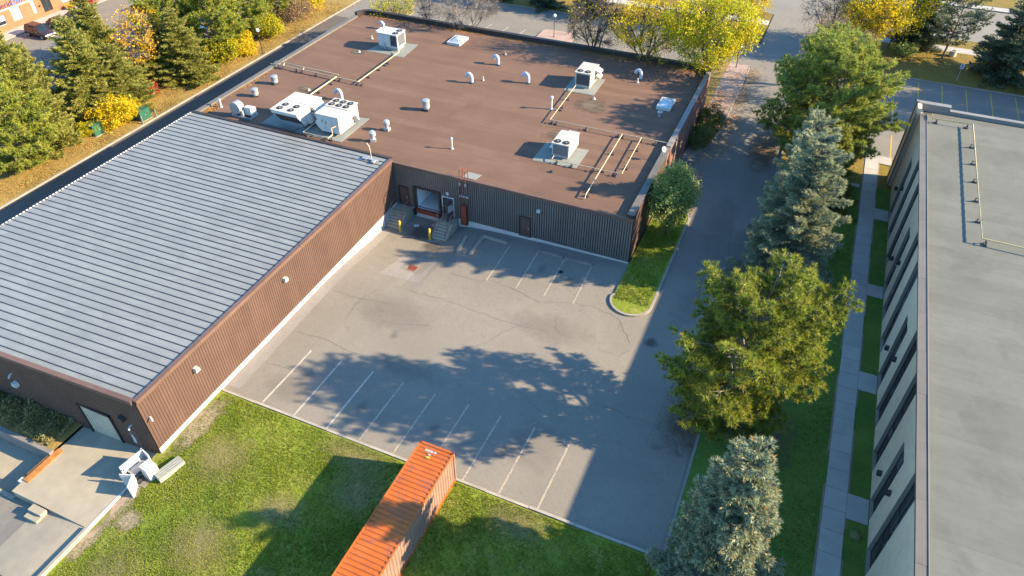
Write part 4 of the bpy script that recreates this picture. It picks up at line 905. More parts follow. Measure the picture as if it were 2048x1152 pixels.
# left of the pair near the wing: overhanging condenser end
u = thing('rooftop_unit', 'large white rooftop unit with four fans, left one of the pair behind the grey wing', 'air conditioner', (-47.1, 52.6, Z), GU)
obj('curb', MB().box(-48.4, -45.9, 51.7, 54.6, Z, Z+0.4), M['galv'], u)
zt = Z+2.05
obj('casing', MB().prism([(50.75, zt), (50.75, zt-0.28), (51.75, Z+0.4), (54.9, Z+0.4), (54.9, zt)], 'x', -48.7, -45.55), M['white_metal'], u)
obj('lid', MB().box(-48.78, -45.47, 50.67, 54.95, zt, zt+0.06).box(-48.78, -45.47, 52.9, 52.94, zt+0.06, zt+0.10), M['white_metal'], u)
cg = MB(); nn = Vector((0, -1.37, -1.0)).normalized()*0.02
for k in range(12):
    xa = -48.5+0.235*k; cg.add([(xa, 50.84+nn.y, zt-0.42+nn.z), (xa+0.2, 50.84+nn.y, zt-0.42+nn.z), (xa+0.2, 51.62+nn.y, Z+0.58+nn.z), (xa, 51.62+nn.y, Z+0.58+nn.z)], [(0, 1, 2, 3)])
obj('coil_grille', cg, M['coil'], u)
for dx in (0, 1.35):
    for dy in (0, 0.85): fan(u, -48.0+dx+dy*0.1, 51.3+dy, zt+0.062, 0.33)
hood(u, [(-45.55, zt-0.35), (-45.55, zt-0.02), (-44.75, zt-0.5), (-44.75, zt-0.7)], 'y', 53.0, 54.7, M['white_metal'])
hood(u, [(-45.55, Z+0.95), (-45.55, Z+1.35), (-44.9, Z+0.9), (-44.9, Z+0.75)], 'y', 53.0, 54.7, M['white_metal'])
hood(u, [(-45.55, Z+0.55), (-45.55, Z+1.3), (-45.15, Z+0.55)], 'y', 52.1, 52.85, M['white_metal'])
# right of the pair: six fans, cut off lower end
u = thing('rooftop_unit', 'large white rooftop unit with six fans, right one of the pair behind the grey wing', 'air conditioner', (-42.7, 53.3, Z), GU)
obj('curb', MB().box(-43.7, -41.75, 52.3, 54.9, Z, Z+0.3), M['galv'], u)
obj('casing', MB().prism([(-44.0, zt+0.05), (-41.4, zt+0.05), (-41.4, Z+0.3), (-43.6, Z+0.3), (-44.2, Z+0.95), (-44.2, Z+1.25), (-44.0, Z+1.4)], 'y', 51.75, 55.2), M['white_metal'], u)
obj('lid', MB().box(-44.08, -41.32, 51.67, 53.4, zt+0.05, zt+0.10).box(-44.08, -41.32, 53.43, 55.28, zt+0.05, zt+0.16), M['offwhite'], u)
for k in range(3):
    for j in range(2): fan(u, -43.55+0.85*k, 53.95+0.8*j, zt+0.162, 0.32)
for xa, xb in ((-43.95, -43.1), (-43.05, -42.2)): obj('access_panel', MB().box(xa, xb, 51.72, 51.748, Z+0.65, Z+1.9), M['white_metal'], u)
obj('handle', MB().box(-43.35, -43.3, 51.68, 51.72, Z+1.3, Z+1.6).box(-42.9, -42.85, 51.68, 51.72, Z+1.2, Z+1.5), M['dark_metal'], u)
hood(u, [(-41.4, Z+0.9), (-41.4, Z+1.15), (-41.12, Z+0.9)], 'y', 54.1, 54.6, M['coil']); hood(u, [(-41.4, Z+0.5), (-41.4, Z+0.75), (-41.1, Z+0.5)], 'y', 54.2, 54.8, M['coil'])
# right hand unit near the back right
u = thing('rooftop_unit', 'narrow white rooftop unit with two fans and rain hoods, far right by the tree shade', 'air conditioner', (-23, 73.2, Z), GU)
obj('curb', MB().box(-23.75, -22.2, 72.1, 74.6, Z, Z+0.3), M['offwhite'], u)
obj('casing', MB().box(-23.85, -22.1, 71.95, 74.8, Z+0.3, Z+1.75), M['offwhite'], u); obj('lid', MB().box(-23.92, -22.03, 71.88, 74.86, Z+1.75, Z+1.81), M['offwhite'], u)
louvre('coil_grille', u, 'y', -23.7, -22.2, 71.91, 71.947, Z+0.42, Z+1.62, M['coil'], 10)
for x in (-23.42, -22.55): fan(u, x, 72.42, Z+1.812, 0.33)
for zz in (Z+1.35, Z+0.75): hood(u, [(-22.1, zz), (-22.1, zz+0.3), (-21.5, zz+0.05), (-21.5, zz-0.12)], 'y', 73.6, 74.7, M['offwhite'])
obj('access_panel', MB().box(-22.098, -22.07, 72.2, 73.4, Z+0.45, Z+1.6), M['white_metal'], u)
# near unit
u = thing('rooftop_unit', 'cream rooftop unit with two fans, nearest to the front right roof corner', 'air conditioner', (-19.8, 58, Z), GU)
obj('curb', MB().box(-20.5, -19.1, 56.8, 59.3, Z, Z+0.3), M['galv'], u)
obj('casing', MB().box(-20.65, -18.95, 56.6, 59.4, Z+0.3, Z+1.55), M['white_metal'], u); obj('lid', MB().prism([(-20.72, 56.53), (-18.88, 56.53), (-18.88, 59.47), (-20.0, 59.47), (-20.0, 59.2), (-20.72, 59.2)], 'z', Z+1.55, Z+1.61), M['offwhite'], u)
louvre('coil_grille', u, 'y', -20.55, -19.05, 56.56, 56.597, Z+0.4, Z+1.45, M['coil_light'], 10)
for x in (-20.25, -19.4): fan(u, x, 57.02, Z+1.612, 0.33)
hood(u, [(-20.65, Z+0.35), (-20.65, Z+0.75), (-21.3, Z+0.42), (-21.3, Z+0.35)], 'y', 57.6, 59.1, M['white_metal'])
obj('access_panel', MB().box(-18.948, -18.92, 57.0, 58.2, Z+0.45, Z+1.4), M['white_metal'], u)
# goosenecks
gn = MB(); pts = [(0, 0, 0), (0, 0, 0.62)] + [(-0.34+0.34*math.cos(R(a)), 0.05*(1-math.cos(R(a))), 0.62+0.42*math.sin(R(a))) for a in range(15, 166, 15)] + [(-0.72, 0.08, 0.62)]
gn.tube(pts, 0.185, 10)
base = thing('gooseneck_vent', 'pale gooseneck vent between the far left unit and the back parapet', 'roof vent', (0, 0, 0), 'gooseneck vents on the brown roof')
obj('duct', gn, M['pale_blue'], base, True); obj('flashing', MB().lathe([(0.34, 0), (0.34, 0.015), (0.2, 0.1), (0.19, 0.1)], n=12), M['dark_metal'], base)
obj('mouth', MB().lathe([(0.16, 0), (0, 0.0)], (-0.725, 0.08, 0.615), 10), M['black'], base)
gl = [((-52.6, 78.3), 0.95, None), ((-34.2, 74.0), 1.0, 'pale gooseneck vent in mid roof with a tiny stub pipe just behind it'), ((-34.9, 68.3), 1.0, 'pale gooseneck vent in mid roof with a short white pipe beside it'), ((-29.0, 70.8), 1.05, 'pale gooseneck vent standing alone left of the shaded far right unit'), ((-17.6, 76.8), 1.0, 'pale gooseneck vent by the tree shade, nearest the back right corner'), ((-46.0, 58.8), 1.05, 'pale gooseneck vent just behind the six fan unit')]
for k, ((x, y), s, lb) in enumerate(gl):
    if k == 0: base.location = (x, y, Z); base.scale = (s, s, s*0.85)
    else: dup(base, (x, y, Z), rnd.uniform(-0.1, 0.1), s, lb)
# barrel exhausts
b = thing('barrel_exhaust', 'galvanised barrel exhaust in the middle of the brown roof, tallest of the three', 'roof vent', (0, 0, 0), 'barrel exhausts on the brown roof')
obj('curb', MB().box(-0.33, 0.33, -0.33, 0.33, 0, 0.22), M['dark_metal'], b); obj('drum', MB().lathe([(0.36, 0.22), (0.38, 0.75), (0.39, 0.76), (0.39, 0.92)], n=18), M['galv'], b, True)
obj('cap', MB().lathe([(0.30, 0.92), (0.30, 1.0), (0.42, 1.0), (0.42, 1.14), (0.36, 1.18), (0, 1.2)], n=18), M['galv'], b, True); obj('band', MB().lathe([(0.395, 0.5), (0.395, 0.54), (0.38, 0.54)], n=18), M['white_metal'], b)
b.location = (-36.4, 60.4, Z)
dup(b, (-55.2, 59.2, Z), 1.1, (0.95, 0.95, 0.82), 'galvanised barrel exhaust by the left roof edge, below the long pipe run'); dup(b, (-55.2, 55.8, Z), 2.2, (0.9, 0.9, 0.75), 'galvanised barrel exhaust by the left roof edge, just behind the curved blower')
b = thing('mushroom_exhaust', 'small galvanised mushroom exhaust right of the six fan unit, farther of the two', 'roof vent', (0, 0, 0), 'small exhausts beside the six fan unit')
obj('curb', MB().box(-0.26, 0.26, -0.26, 0.26, 0, 0.30), M['galv'], b); obj('neck', MB().lathe([(0.2, 0.30), (0.17, 0.5), (0.17, 0.62)], n=14), M['galv'], b, True)
obj('head', MB().lathe([(0.17, 0.62), (0.31, 0.64), (0.32, 0.98), (0.28, 1.02), (0.20, 1.14), (0, 1.17)], n=16), M['galv'], b, True)
b.location = (-37.9, 54.9, Z); dup(b, (-38.0, 52.4, Z), 0.5, None, 'small galvanised mushroom exhaust right of the six fan unit, nearer of the two')
# thin pipes
def stack(x, y, h, r, label, group, cap=True):
    t = thing('vent_pipe', label, 'vent pipe', (x, y, Z), group)
    obj('pipe', MB().lathe([(r, 0), (r, h)], (x, y, Z), 10), M['white_metal'], t, True); obj('flashing', MB().lathe([(r*2.2, 0), (r*2.2, 0.02), (r*1.3, 0.16), (r, 0.16)], (x, y, Z), 10), M['white_metal'], t)
    if cap: obj('cap', MB().lathe([(r*1.0, h), (r*1.8, h+0.02), (r*1.9, h+0.16), (r*0.7, h+0.26), (0, h+0.27)], (x, y, Z), 10), M['pale_blue'], t, True)
gp = 'thin vent pipes on the brown roof'
stack(-30.15, 54.2, 1.0, 0.07, 'slim white pipe standing alone in the front middle of the brown roof', gp); stack(-24.3, 65.9, 1.25, 0.10, 'tallest slim white pipe, beside the corner of the right hand gas line', gp)
stack(-52.2, 74.8, 0.42, 0.07, 'short white pipe left of the far left unit', gp, False); stack(-34.0, 69.4, 0.45, 0.06, 'short white pipe beside a gooseneck in mid roof', gp, False); stack(-34.6, 77.0, 0.36, 0.06, 'tiny stub pipe near the back parapet in mid roof', gp, False)
stack(-17.7, 75.9, 0.5, 0.08, 'short white pipe in front of the gooseneck at the back right', gp, False); stack(-56.9, 52.2, 0.7, 0.085, 'white flue with a ball top by the front left roof corner', gp)
t = thing('turbine_vent', 'round galvanised turbine vent by the right skylight', 'roof vent', (-13.3, 68.9, Z))
obj('neck', MB().lathe([(0.17, 0), (0.17, 0.3)], (-13.3, 68.9, Z), 12), M['galv'], t, True)
tb = MB()
for k in range(14):
    a = 2*math.pi*k/14; pr = [(0.17, 0.3), (0.29, 0.42), (0.31, 0.52), (0.24, 0.64), (0.08, 0.7)]
    for (r0, z0), (r1, z1) in zip(pr, pr[1:]):
        tb.quad((-13.3+r0*math.cos(a), 68.9+r0*math.sin(a), Z+z0), (-13.3+r0*1.0*math.cos(a+0.4), 68.9+r0*math.sin(a+0.4), Z+z0), (-13.3+r1*math.cos(a+0.4), 68.9+r1*math.sin(a+0.4), Z+z1), (-13.3+r1*math.cos(a), 68.9+r1*math.sin(a), Z+z1))
obj('vanes', tb, M['galv'], t)
# snail shaped blower
t = thing('blower', 'grey snail shaped blower with a boxy motor cover beside the grey wing', 'blower', (-53.4, 51.7, Z))
sc_ = MB(); pr = [(-53.75+(0.62+0.012*k)*math.cos(R(18*k-40))*0.9, Z+0.95+(0.62+0.012*k)*math.sin(R(18*k-40))) for k in range(17)]
sc_.prism(pr, 'y', 51.0, 51.75); obj('housing', sc_, M['galv'], t)
obj('motor_cover', MB().prism([(51.5, Z+0.25), (52.3, Z+0.25), (52.3, Z+0.95), (52.0, Z+1.1), (51.5, Z+1.1)], 'x', -53.0, -52.2), M['white_metal'], t)
obj('outlet', MB().box(-53.3, -52.98, 51.1, 51.7, Z+0.25, Z+0.8), M['galv'], t); obj('base_frame', MB().box(-54.4, -52.0, 50.95, 51.05, Z, Z+0.25).box(-54.4, -52.0, 52.2, 52.3, Z, Z+0.25).box(-54.4, -54.3, 51.05, 52.2, Z, Z+0.25).box(-52.1, -52.0, 51.05, 52.2, Z, Z+0.25), M['galv'], t)
# skylights
def skylight(x0, x1, y0, y1, label, dome):
    t = thing('skylight', label, 'skylight', ((x0+x1)/2, (y0+y1)/2, Z), 'skylights on the brown roof')
    obj('frame', MB().box(x0, x1, y0, y0+0.14, Z, Z+0.3).box(x0, x1, y1-0.14, y1, Z, Z+0.3).box(x0, x0+0.14, y0+0.14, y1-0.14, Z, Z+0.3).box(x1-0.14, x1, y0+0.14, y1-0.14, Z, Z+0.3), M['white_metal'], t)
    cx, cy, a, b_ = (x0+x1)/2, (y0+y1)/2, (x1-x0)/2-0.14, (y1-y0)/2-0.14; mb = MB()
    mb.add([(cx-a, cy-b_, Z+0.28), (cx+a, cy-b_, Z+0.28), (cx+a, cy+b_, Z+0.28), (cx-a, cy+b_, Z+0.28), (cx-a*0.25, cy-b_*0.4, Z+0.28+dome), (cx+a*0.25, cy-b_*0.4, Z+0.28+dome), (cx+a*0.25, cy+b_*0.4, Z+0.28+dome), (cx-a*0.25, cy+b_*0.4, Z+0.28+dome)],
           [(0,1,5,4),(1,2,6,5),(2,3,7,6),(3,0,4,7),(4,5,6,7)]); obj('dome', mb, M['glass_blue'], t)
skylight(-42.7, -40.9, 77.1, 79.6, 'white framed skylight in full sun near the back parapet', 0.30); skylight(-14.1, -12.6, 70.4, 72.9, 'bluish skylight in tree shade near the right parapet', 0.18)
# gas lines on blocks
sup_mb = MB(); sup_mb.box(-0.22, 0.22, -0.1, 0.1, 0, 0.1).box(-0.16, -0.11, -0.03, 0.03, 0.1, 0.34).box(0.11, 0.16, -0.03, 0.03, 0.1, 0.34).box(-0.18, 0.18, -0.03, 0.03, 0.30, 0.34)
sup_me = sup_mb.mesh('support')
def gas(label, runs, sups, r=0.05, mat='pipe_cream', z=Z, h=0.39):
    t = thing('gas_pipe', label, 'gas pipe', (runs[0][0][0], runs[0][0][1], z))
    for pts in runs:
        P = [(p[0], p[1], z + (p[2] if len(p) > 2 else h)) for p in pts]; obj('pipe', MB().tube(P, r, 7), M[mat], t, True)
    for x, y, a in sups:
        o = link('support', sup_me, M['wood_block'], t, (x-t.location.x, y-t.location.y, 0)); o.rotation_euler = (0, 0, R(a))
sp = [(x, 62.75, 90) for x in (-57.6, -57.0, -55.0, -54.2, -52.2, -49.6, -48.9, -46.5, -45.9)] + [(-46.4, y, 0) for y in (64.8, 67.0, 68.4, 69.0)] + [(-49.3, 59.2, 0)]
gas('double cream gas pipe from the left roof edge, branching to the far left unit', [[(-58.7, 62.9, 0.30), (-58.0, 62.9, 0.35), (-57.9, 62.9), (-46.4, 62.7)], [(-58.5, 63.3, 0.34), (-58.0, 63.25, 0.6), (-49.2, 63.0, 0.6)], [(-46.4, 62.7), (-46.4, 71.6), (-46.6, 72.2, 0.5)]] + [[(x, 62.85), (x, 63.15, 0.6)] for x in (-56.8, -54.0)], sp, 0.055)
gas('cream gas pipe branch running straight to the four fan unit', [[(-49.3, 62.7, 0.44), (-49.3, 55.9, 0.44), (-48.3, 54.95, 0.6)]], [(-49.3, 57.8, 0), (-49.3, 61.6, 0)], 0.07)
gas('short cream gas pipe looped between the two large units', [[(-45.0, 54.0, 0.5), (-45.0, 50.55, 0.4), (-42.0, 50.55, 0.4), (-42.0, 51.3, 0.4), (-42.0, 51.3, 1.1), (-41.7, 51.7, 1.2)]], [(-45.0, 50.7, 0), (-44.6, 50.55, 90), (-42.3, 50.55, 90), (-41.9, 50.8, 0)], 0.06)
gas('L shaped cream gas pipe from the shaded far unit across to the right parapet', [[(-23.6, 71.9, 0.5), (-23.6, 71.2), (-23.3, 62.95), (-11.0, 63.05), (-10.9, 63.05, 0.7), (-10.15, 63.05, 0.75), (-10.15, 63.05, -3.0)]], [(-23.45, 68.6, 0), (-23.4, 66.6, 0), (-23.35, 66.0, 0), (-23.1, 62.95, 90), (-22.6, 62.95, 90), (-19.4, 63.0, 90), (-16.0, 63.0, 90), (-15.5, 63.0, 90), (-13.6, 63.0, 90), (-12.2, 63.0, 90)], 0.045)
gas('long cream gas pipe branch ending alone near the front roof edge', [[(-15.6, 63.05), (-15.35, 51.2), (-15.35, 51.0, 0.1)]], [(-15.5, 59.4, 0), (-15.4, 56.0, 0), (-15.35, 51.5, 0)], 0.05)
gas('cream gas pipe branch turning left towards the nearest unit', [[(-13.65, 63.05), (-13.45, 55.8), (-18.6, 55.65), (-20.3, 55.7, 0.35), (-20.3, 56.5, 0.5)]], [(-13.55, 61.0, 0), (-13.5, 57.3, 0), (-14.0, 55.8, 90), (-16.2, 55.7, 90), (-18.3, 55.65, 90), (-19.8, 55.7, 90)], 0.045)
gas('yellow gas pipe with a long shadow on the grey flat roof at right', [[(10.75, 72.6, 0.3), (11.55, 72.6, 0.4), (11.62, 71.65, 0.4), (14.95, 71.7, 0.46), (14.75, 52.5, 0.46), (44.0, 51.6, 0.46)]], [(12.0, 71.65, 90), (14.6, 71.7, 90)] + [(14.85-0.01*k, 67.8-3.1*k, 0) for k in range(5)] + [(15.1, 52.45, 90), (19, 52.4, 90), (24, 52.3, 90)], 0.06, 'pipe_yellow', 8.01, 0.44)
# small things on the roof edges
t = thing('weatherhead', 'bent cable mast on a pale bracket at the corner of the grey wing roof', 'mast', (-35.9, 48.7, 5.2))
obj('mast', MB().tube([(-35.9, 48.8, 5.2), (-35.9, 48.8, 6.0), (-36.0, 48.85, 6.5), (-36.25, 48.9, 6.75), (-36.5, 48.9, 6.7)], 0.045, 6), M['pipe_cream'], t, True)
obj('bracket', MB().box(-36.7, -36.2, 48.4, 48.9, 5.24, 5.36).box(-36.2, -35.1, 48.5, 48.75, 5.24, 5.32).box(-35.5, -35.2, 48.1, 48.5, 5.24, 5.4), M['galv'], t)
t = thing('satellite_dish', 'small pale satellite dish on the right parapet behind the leafy tree', 'dish', (-10.8, 60.3, 5.26))
obj('mast', MB().tube([(-10.8, 60.3, 5.25), (-10.8, 60.3, 5.85)], 0.035, 6), M['galv'], t)
dh = MB(); rot = Vector((0.75, -0.45, 0.5)).to_track_quat('Z', 'Y').to_matrix(); vs = []; fs = []
for k, (r, zz) in enumerate(((0.0, 0), (0.11, 0.011), (0.2, 0.04), (0.28, 0.08))):
    for i in range(14): vs.append(tuple(rot @ Vector((r*math.cos(2*math.pi*i/14), r*math.sin(2*math.pi*i/14), zz)) + Vector((-10.8, 60.3, 5.95))))
dh.add(vs, [(k*14+i, k*14+(i+1) % 14, (k+1)*14+(i+1) % 14, (k+1)*14+i) for k in range(3) for i in range(14)]); obj('reflector', dh, M['white_metal'], t, True)
obj('arm', MB().tube([(-10.75, 60.25, 5.75), (-10.4, 60.05, 6.15)], 0.02, 5), M['galv'], t)
# ------------------------------------------------------------------ the dock
def stair(x0, x1, label, zt=0.2, nst=6, zb=-0.86, yl=48.35):
    t = thing('concrete_stair', label, 'stair', ((x0+x1)/2, 47.5, zb), 'concrete stairs at the dock doors')
    obj('landing', MB().box(x0, x1, yl, 49.6, zb-0.3, zt), M['concrete'], t); rise = (zt-zb)/nst; tr = 0.27
    for k in range(nst-1):
        y1 = yl - tr*k; obj('step', MB().box(x0+0.1, x1-0.1, y1-tr+0.003, y1, zb-0.3, zt-rise*(k+1)), M['concrete'], t)
        obj('nosing', MB().box(x0+0.1, x1-0.1, y1-tr-0.015, y1-tr+0.07, zt-rise*(k+1)+0.002, zt-rise*(k+1)+0.012), M['concrete_white'], t)
    ye = yl - tr*(nst-1)
    for xs in ((x0-0.08, x0+0.097), (x1-0.097, x1+0.08)):
        mb = MB(); mb.prism([(yl+1.25, zb-0.3), (yl+1.25, zt+0.02), (yl, zt+0.02), (ye, zb+0.12), (ye, zb-0.3)], 'x', *xs); obj('side_wall', mb, M['concrete'], t)
    for x in (x0+0.02, x1-0.02):
        mb = MB(); h = 0.95
        mb.tube([(x, yl+1.15, zt), (x, yl+1.15, zt+h), (x, yl, zt+h), (x, ye, zb+0.1+h), (x, ye, zb)], 0.03, 6)
        mb.tube([(x, yl+1.15, zt+h*0.5), (x, yl, zt+h*0.5), (x, ye, zb+0.1+h*0.5)], 0.024, 6); mb.tube([(x, yl, zt), (x, yl, zt+h)], 0.028, 6)
        ym = (yl+ye)/2; mb.tube([(x, ym, (zt+zb)/2), (x, ym, (zt+zb)/2+h)], 0.024, 6); obj('railing', mb, M['rail_brown'], t)
    return t
stair(-33.95, -32.5, 'concrete stair with railings in the corner against the sunlit wing wall'); stair(-28.95, -27.5, 'concrete stair with railings under the open door with the white notice')
def bollard(x, y, z, label):
    t = thing('bollard', label, 'bollard', (x, y, z), 'yellow bollards at the dock')
    obj('post', MB().lathe([(0.125, -0.1), (0.125, 1.18), (0.095, 1.27), (0, 1.31)], (x, y, z), 12), M['bollard'], t, True); obj('footing', MB().lathe([(0.2, -0.05), (0.2, 0.03), (0.11, 0.05)], (x, y, z), 12), M['concrete_dark'], t)
bollard(-32.25, 46.75, lot_z(-32.2, 46.7), 'yellow bollard at the foot of the corner stair'); bollard(-29.0, 46.75, lot_z(-29, 46.7), 'yellow bollard at the foot of the stair under the open door')
def wheel_stop(x, y, L, ang, label, white):
    z = lot_z(x, y); t = thing('wheel_stop', label, 'wheel stop', (0, 0, 0), 'concrete wheel stops by the warehouse front')
    mb = MB(); mb.prism([(-0.16, 0), (-0.12, 0.17), (0.12, 0.17), (0.16, 0)], 'x', -L/2, L/2); obj('block', mb, M['concrete'] if white else M['concrete_dark'], t)
    mb = MB()
    for u in (-L*0.36, L*0.36): mb.lathe([(0.03, 0.16), (0.03, 0.2), (0, 0.205)], (u, 0, 0), 8)
    obj('pin', mb, M['redbrown'], t); t.location = (x, y, z+0.012); t.rotation_euler = (0, 0, R(ang))
wheel_stop(-25.6, 46.7, 2.7, 98, 'concrete wheel stop pointing at the warehouse, left one of the two parallel ones', True); wheel_stop(-24.2, 47.0, 3.0, 91, 'concrete wheel stop pointing at the warehouse, right one of the two parallel ones', True)
wheel_stop(-22.95, 48.5, 2.5, -2, 'double wide concrete wheel stop lying along the wall left of the brown door', True); wheel_stop(-17.4, 48.35, 2.5, 0, 'chipped concrete wheel stop along the wall just right of the brown door', False); wheel_stop(-14.65, 48.3, 2.6, 1, 'chipped concrete wheel stop along the wall nearest the lawn island', False)
o = solo('litter_sheet', MB().obox((-31.3, 48.2, lot_z(-31.3, 48.2)+0.04), (0.5, 0.35, 0.02), Matrix.Rotation(0.4, 3, 'Z')), M['white_paint'], 'scrap of white sheet lying on the dark asphalt beside the corner stair', 'litter', (-31.3, 48.2, lot_z(-31.3, 48.2)))
o = solo('litter_sheet', MB().obox((-29.8, 48.9, lot_z(-29.8, 48.9)+0.04), (0.32, 0.2, 0.03), Matrix.Rotation(-0.5, 3, 'Z')), M['white_paint'], 'scrap of white litter under the dock leveller', 'litter', (-29.8, 48.9, lot_z(-29.8, 48.9)))
o = solo('rag', MB().lathe([(0.22, 0), (0.2, 0.06), (0.08, 0.1), (0, 0.1)], (-15.6, 46.3, lot_z(-15.6, 46.3)), 7), M['black'], 'dark rag lying in a parking bay in front of the warehouse', 'litter', (-15.6, 46.3, 0))
# ------------------------------------------------------------------ lower left loading pad
t = thing('edge_leveller', 'rusty orange dock leveller along the edge of the concrete loading pad', 'dock leveller', (-40.4, 13.5, -0.4))
obj('plate', MB().obox((-40.35, 13.55, -0.35), (0.5, 2.75, 0.05)), M['rust'], t); obj('lip', MB().obox((-40.72, 13.6, -0.42), (0.3, 2.5, 0.05), Matrix.Rotation(R(-12), 3, 'Y')), M['rust'], t)
for y in (12.55, 14.55): obj('bracket', MB().box(-40.95, -40.6, y-0.05, y+0.05, -0.5, -0.3), M['dark_metal'], t)
o = solo('concrete_block', MB().box(-40.95, -40.6, 12.0, 12.35, -1.45, -0.42), M['concrete_white'], 'white block beside the lower end of the rusty leveller', 'block', (-40.8, 12.2, -1.45))
zb = apron_z(-37.8, 11) - 0.02
t = thing('step_block', 'two loose concrete steps against the front of the loading pad', 'steps', (-37.9, 10.9, zb))
obj('lower_step', MB().box(-38.45, -37.35, 10.35, 10.74, zb, zb+0.25), M['concrete'], t); obj('upper_step', MB().box(-38.45, -37.35, 10.743, 11.2, zb, zb+0.46), M['concrete'], t)
M['cabinet'] = simple('cabinet_white', (0.40, 0.39, 0.365), 0.55, 0, 0.06, 2, 0.04, dirt=0.45)
t = thing('switch_cabinet', 'open white utility cabinet with its doors ajar at the corner of the brown wing', 'cabinet', (-33.3, 15.5, -0.4))
CZ = -0.4
obj('back_panel', MB().obox((-34.15, 15.75, CZ+0.75), (0.08, 1.75, 1.5), Matrix.Rotation(R(-9), 3, 'Z')), M['cabinet'], t)
obj('side_panel', MB().obox((-33.75, 16.5, CZ+0.75), (0.85, 0.08, 1.5), Matrix.Rotation(R(-15), 3, 'Z')), M['cabinet'], t)
obj('door', MB().obox((-32.95, 15.85, CZ+0.72), (0.75, 0.75, 1.1), Matrix.Rotation(R(-8), 3, 'Z')), M['cabinet'], t)
obj('door', MB().obox((-33.15, 14.55, CZ+0.5), (0.07, 1.0, 1.4), Matrix.Rotation(R(28), 3, 'Z')), M['cabinet'], t)
obj('door', MB().obox((-33.75, 14.75, CZ+0.55), (0.8, 0.07, 1.35), Matrix.Rotation(R(20), 3, 'Z')), M['cabinet'], t)
obj('base', MB().box(-34.0, -32.8, 14.9, 16.3, CZ-0.2, CZ+0.12), M['concrete_dark'], t)
hg = MB()
for zz in (0.25, 0.75, 1.2): hg.box(-34.10, -34.04, 14.90, 14.98, CZ+zz, CZ+zz+0.12)
obj('hinge', hg, M['dark_metal'], t)
obj('handle', MB().box(-32.62, -32.56, 15.7, 15.95, CZ+0.75, CZ+0.82), M['dark_metal'], t); obj('handle', MB().obox((-33.08, 14.45, CZ+0.6), (0.06, 0.22, 0.05), Matrix.Rotation(R(28), 3, 'Z')), M['dark_metal'], t)
sh_ = MB()
for zz in (0.4, 0.8): sh_.obox((-33.75, 15.75, CZ+zz), (0.7, 1.3, 0.03), Matrix.Rotation(R(-9), 3, 'Z'))
obj('shelf', sh_, M['galv'], t)
o = obj('contents', MB().lathe([(0.2, 0), (0.24, 0.2), (0.12, 0.3), (0, 0.3)], (-33.4, 15.1, CZ+0.12), 9), M['black'], t)
t = thing('utility_case', 'long grey utility case lying in the grass beside the white cabinet', 'utility case', (-32.05, 16.5, lawn_z(-32, 16.5)))
zl = lawn_z(-32, 16.5)
obj('body', MB().obox((-32.05, 16.55, zl+0.17), (0.75, 1.85, 0.38), Matrix.Rotation(R(-14), 3, 'Z')), M['grey_lid'], t)
rbx = MB()
for k in range(4): rbx.obox(Vector((-32.05, 16.55, zl+0.37)) + Matrix.Rotation(R(-14), 3, 'Z') @ Vector((-0.27+0.18*k, 0, 0)), (0.05, 1.8, 0.025), Matrix.Rotation(R(-14), 3, 'Z'))
obj('lid_rib', rbx, M['grey_lid'], t)
# ------------------------------------------------------------------ the container
t = thing('shipping_container', 'long orange shipping container with a corrugated top standing on the lawn', 'shipping container', (-15.45, 17.5, 0.06))
cx0, cx1, cy0, cy1, cz0, cz1 = -16.68, -14.24, 11.28, 23.47, 0.08, 2.92
def orange():
    m = Mat('container_orange', 0.5, 0, 0.4); c = (0.36, 0.082, 0.007)
    col = m.mix(m.ramp(m.noise(0.8, 5, 0.6), 0.35, 0.68), tuple(x*0.85 for x in c), tuple(x*1.1 for x in c))
    col = m.mix(m.ramp(m.noise(0.9, 7, 0.75, 0.8), 0.50, 0.66, 0, 0.75), col, (0.21, 0.07, 0.035)); st = m.noise(1.0, 5, 0.7, src=m.map((0.8, 9, 1)))
    col = m.mix(m.ramp(st, 0.60, 0.75, 0, 0.55), col, (0.36, 0.20, 0.13)); m.color(col); return m.m
M['orange'] = orange()
def pinkside():
    m = Mat('container_faded', 0.65, 0, 0.3); c = (0.19, 0.115, 0.082)
    col = m.mix(m.ramp(m.noise(0.8, 5), 0.35, 0.68), tuple(x*0.85 for x in c), tuple(x*1.15 for x in c)); col = m.mix(m.ramp(m.noise(3, 6, 0.7), 0.58, 0.75, 0, 0.4), col, (0.20, 0.12, 0.09)); m.color(col); return m.m
M['faded'] = pinkside()
top = MB(); y = cy0+0.14; pr = []
while y < cy1-0.2: pr += [(y, 0.0), (y+0.14, 0.0), (y+0.185, -0.045), (y+0.27, -0.045)]; y += 0.315
pr = [p for p in pr if p[0] < cy1-0.16] + [(cy1-0.14, 0.0)]
top.add([(x, p[0], cz1-0.03+p[1]) for p in pr for x in (cx0+0.10, cx1-0.10)], [(2*i, 2*i+1, 2*i+3, 2*i+2) for i in range(len(pr)-1)]); obj('roof', top, M['orange'], t)
for xs, nm in ((cx1-0.035, 1), (cx0+0.035, -1)):
    sd = MB(); vs = []; y = cy0+0.15; pr = []
    while y < cy1-0.2: pr += [(y, 0.0), (y+0.09, 0.0), (y+0.15, -0.05), (y+0.24, -0.05)]; y += 0.30
    pr = [p for p in pr if p[0] < cy1-0.16] + [(cy1-0.14, 0)]
    sd.add([(xs+p[1]*nm, p[0], z) for p in pr for z in (cz0+0.15, cz1-0.10)], [(2*i, 2*i+1, 2*i+3, 2*i+2) for i in range(len(pr)-1)]); obj('side_wall', sd, M['faded'], t)
fr = MB()
for x in (cx0, cx1-0.1): fr.box(x, x+0.1, cy0+0.14, cy1-0.14, cz1-0.10, cz1-0.022).box(x, x+0.1, cy0+0.14, cy1-0.14, cz0, cz0+0.15)
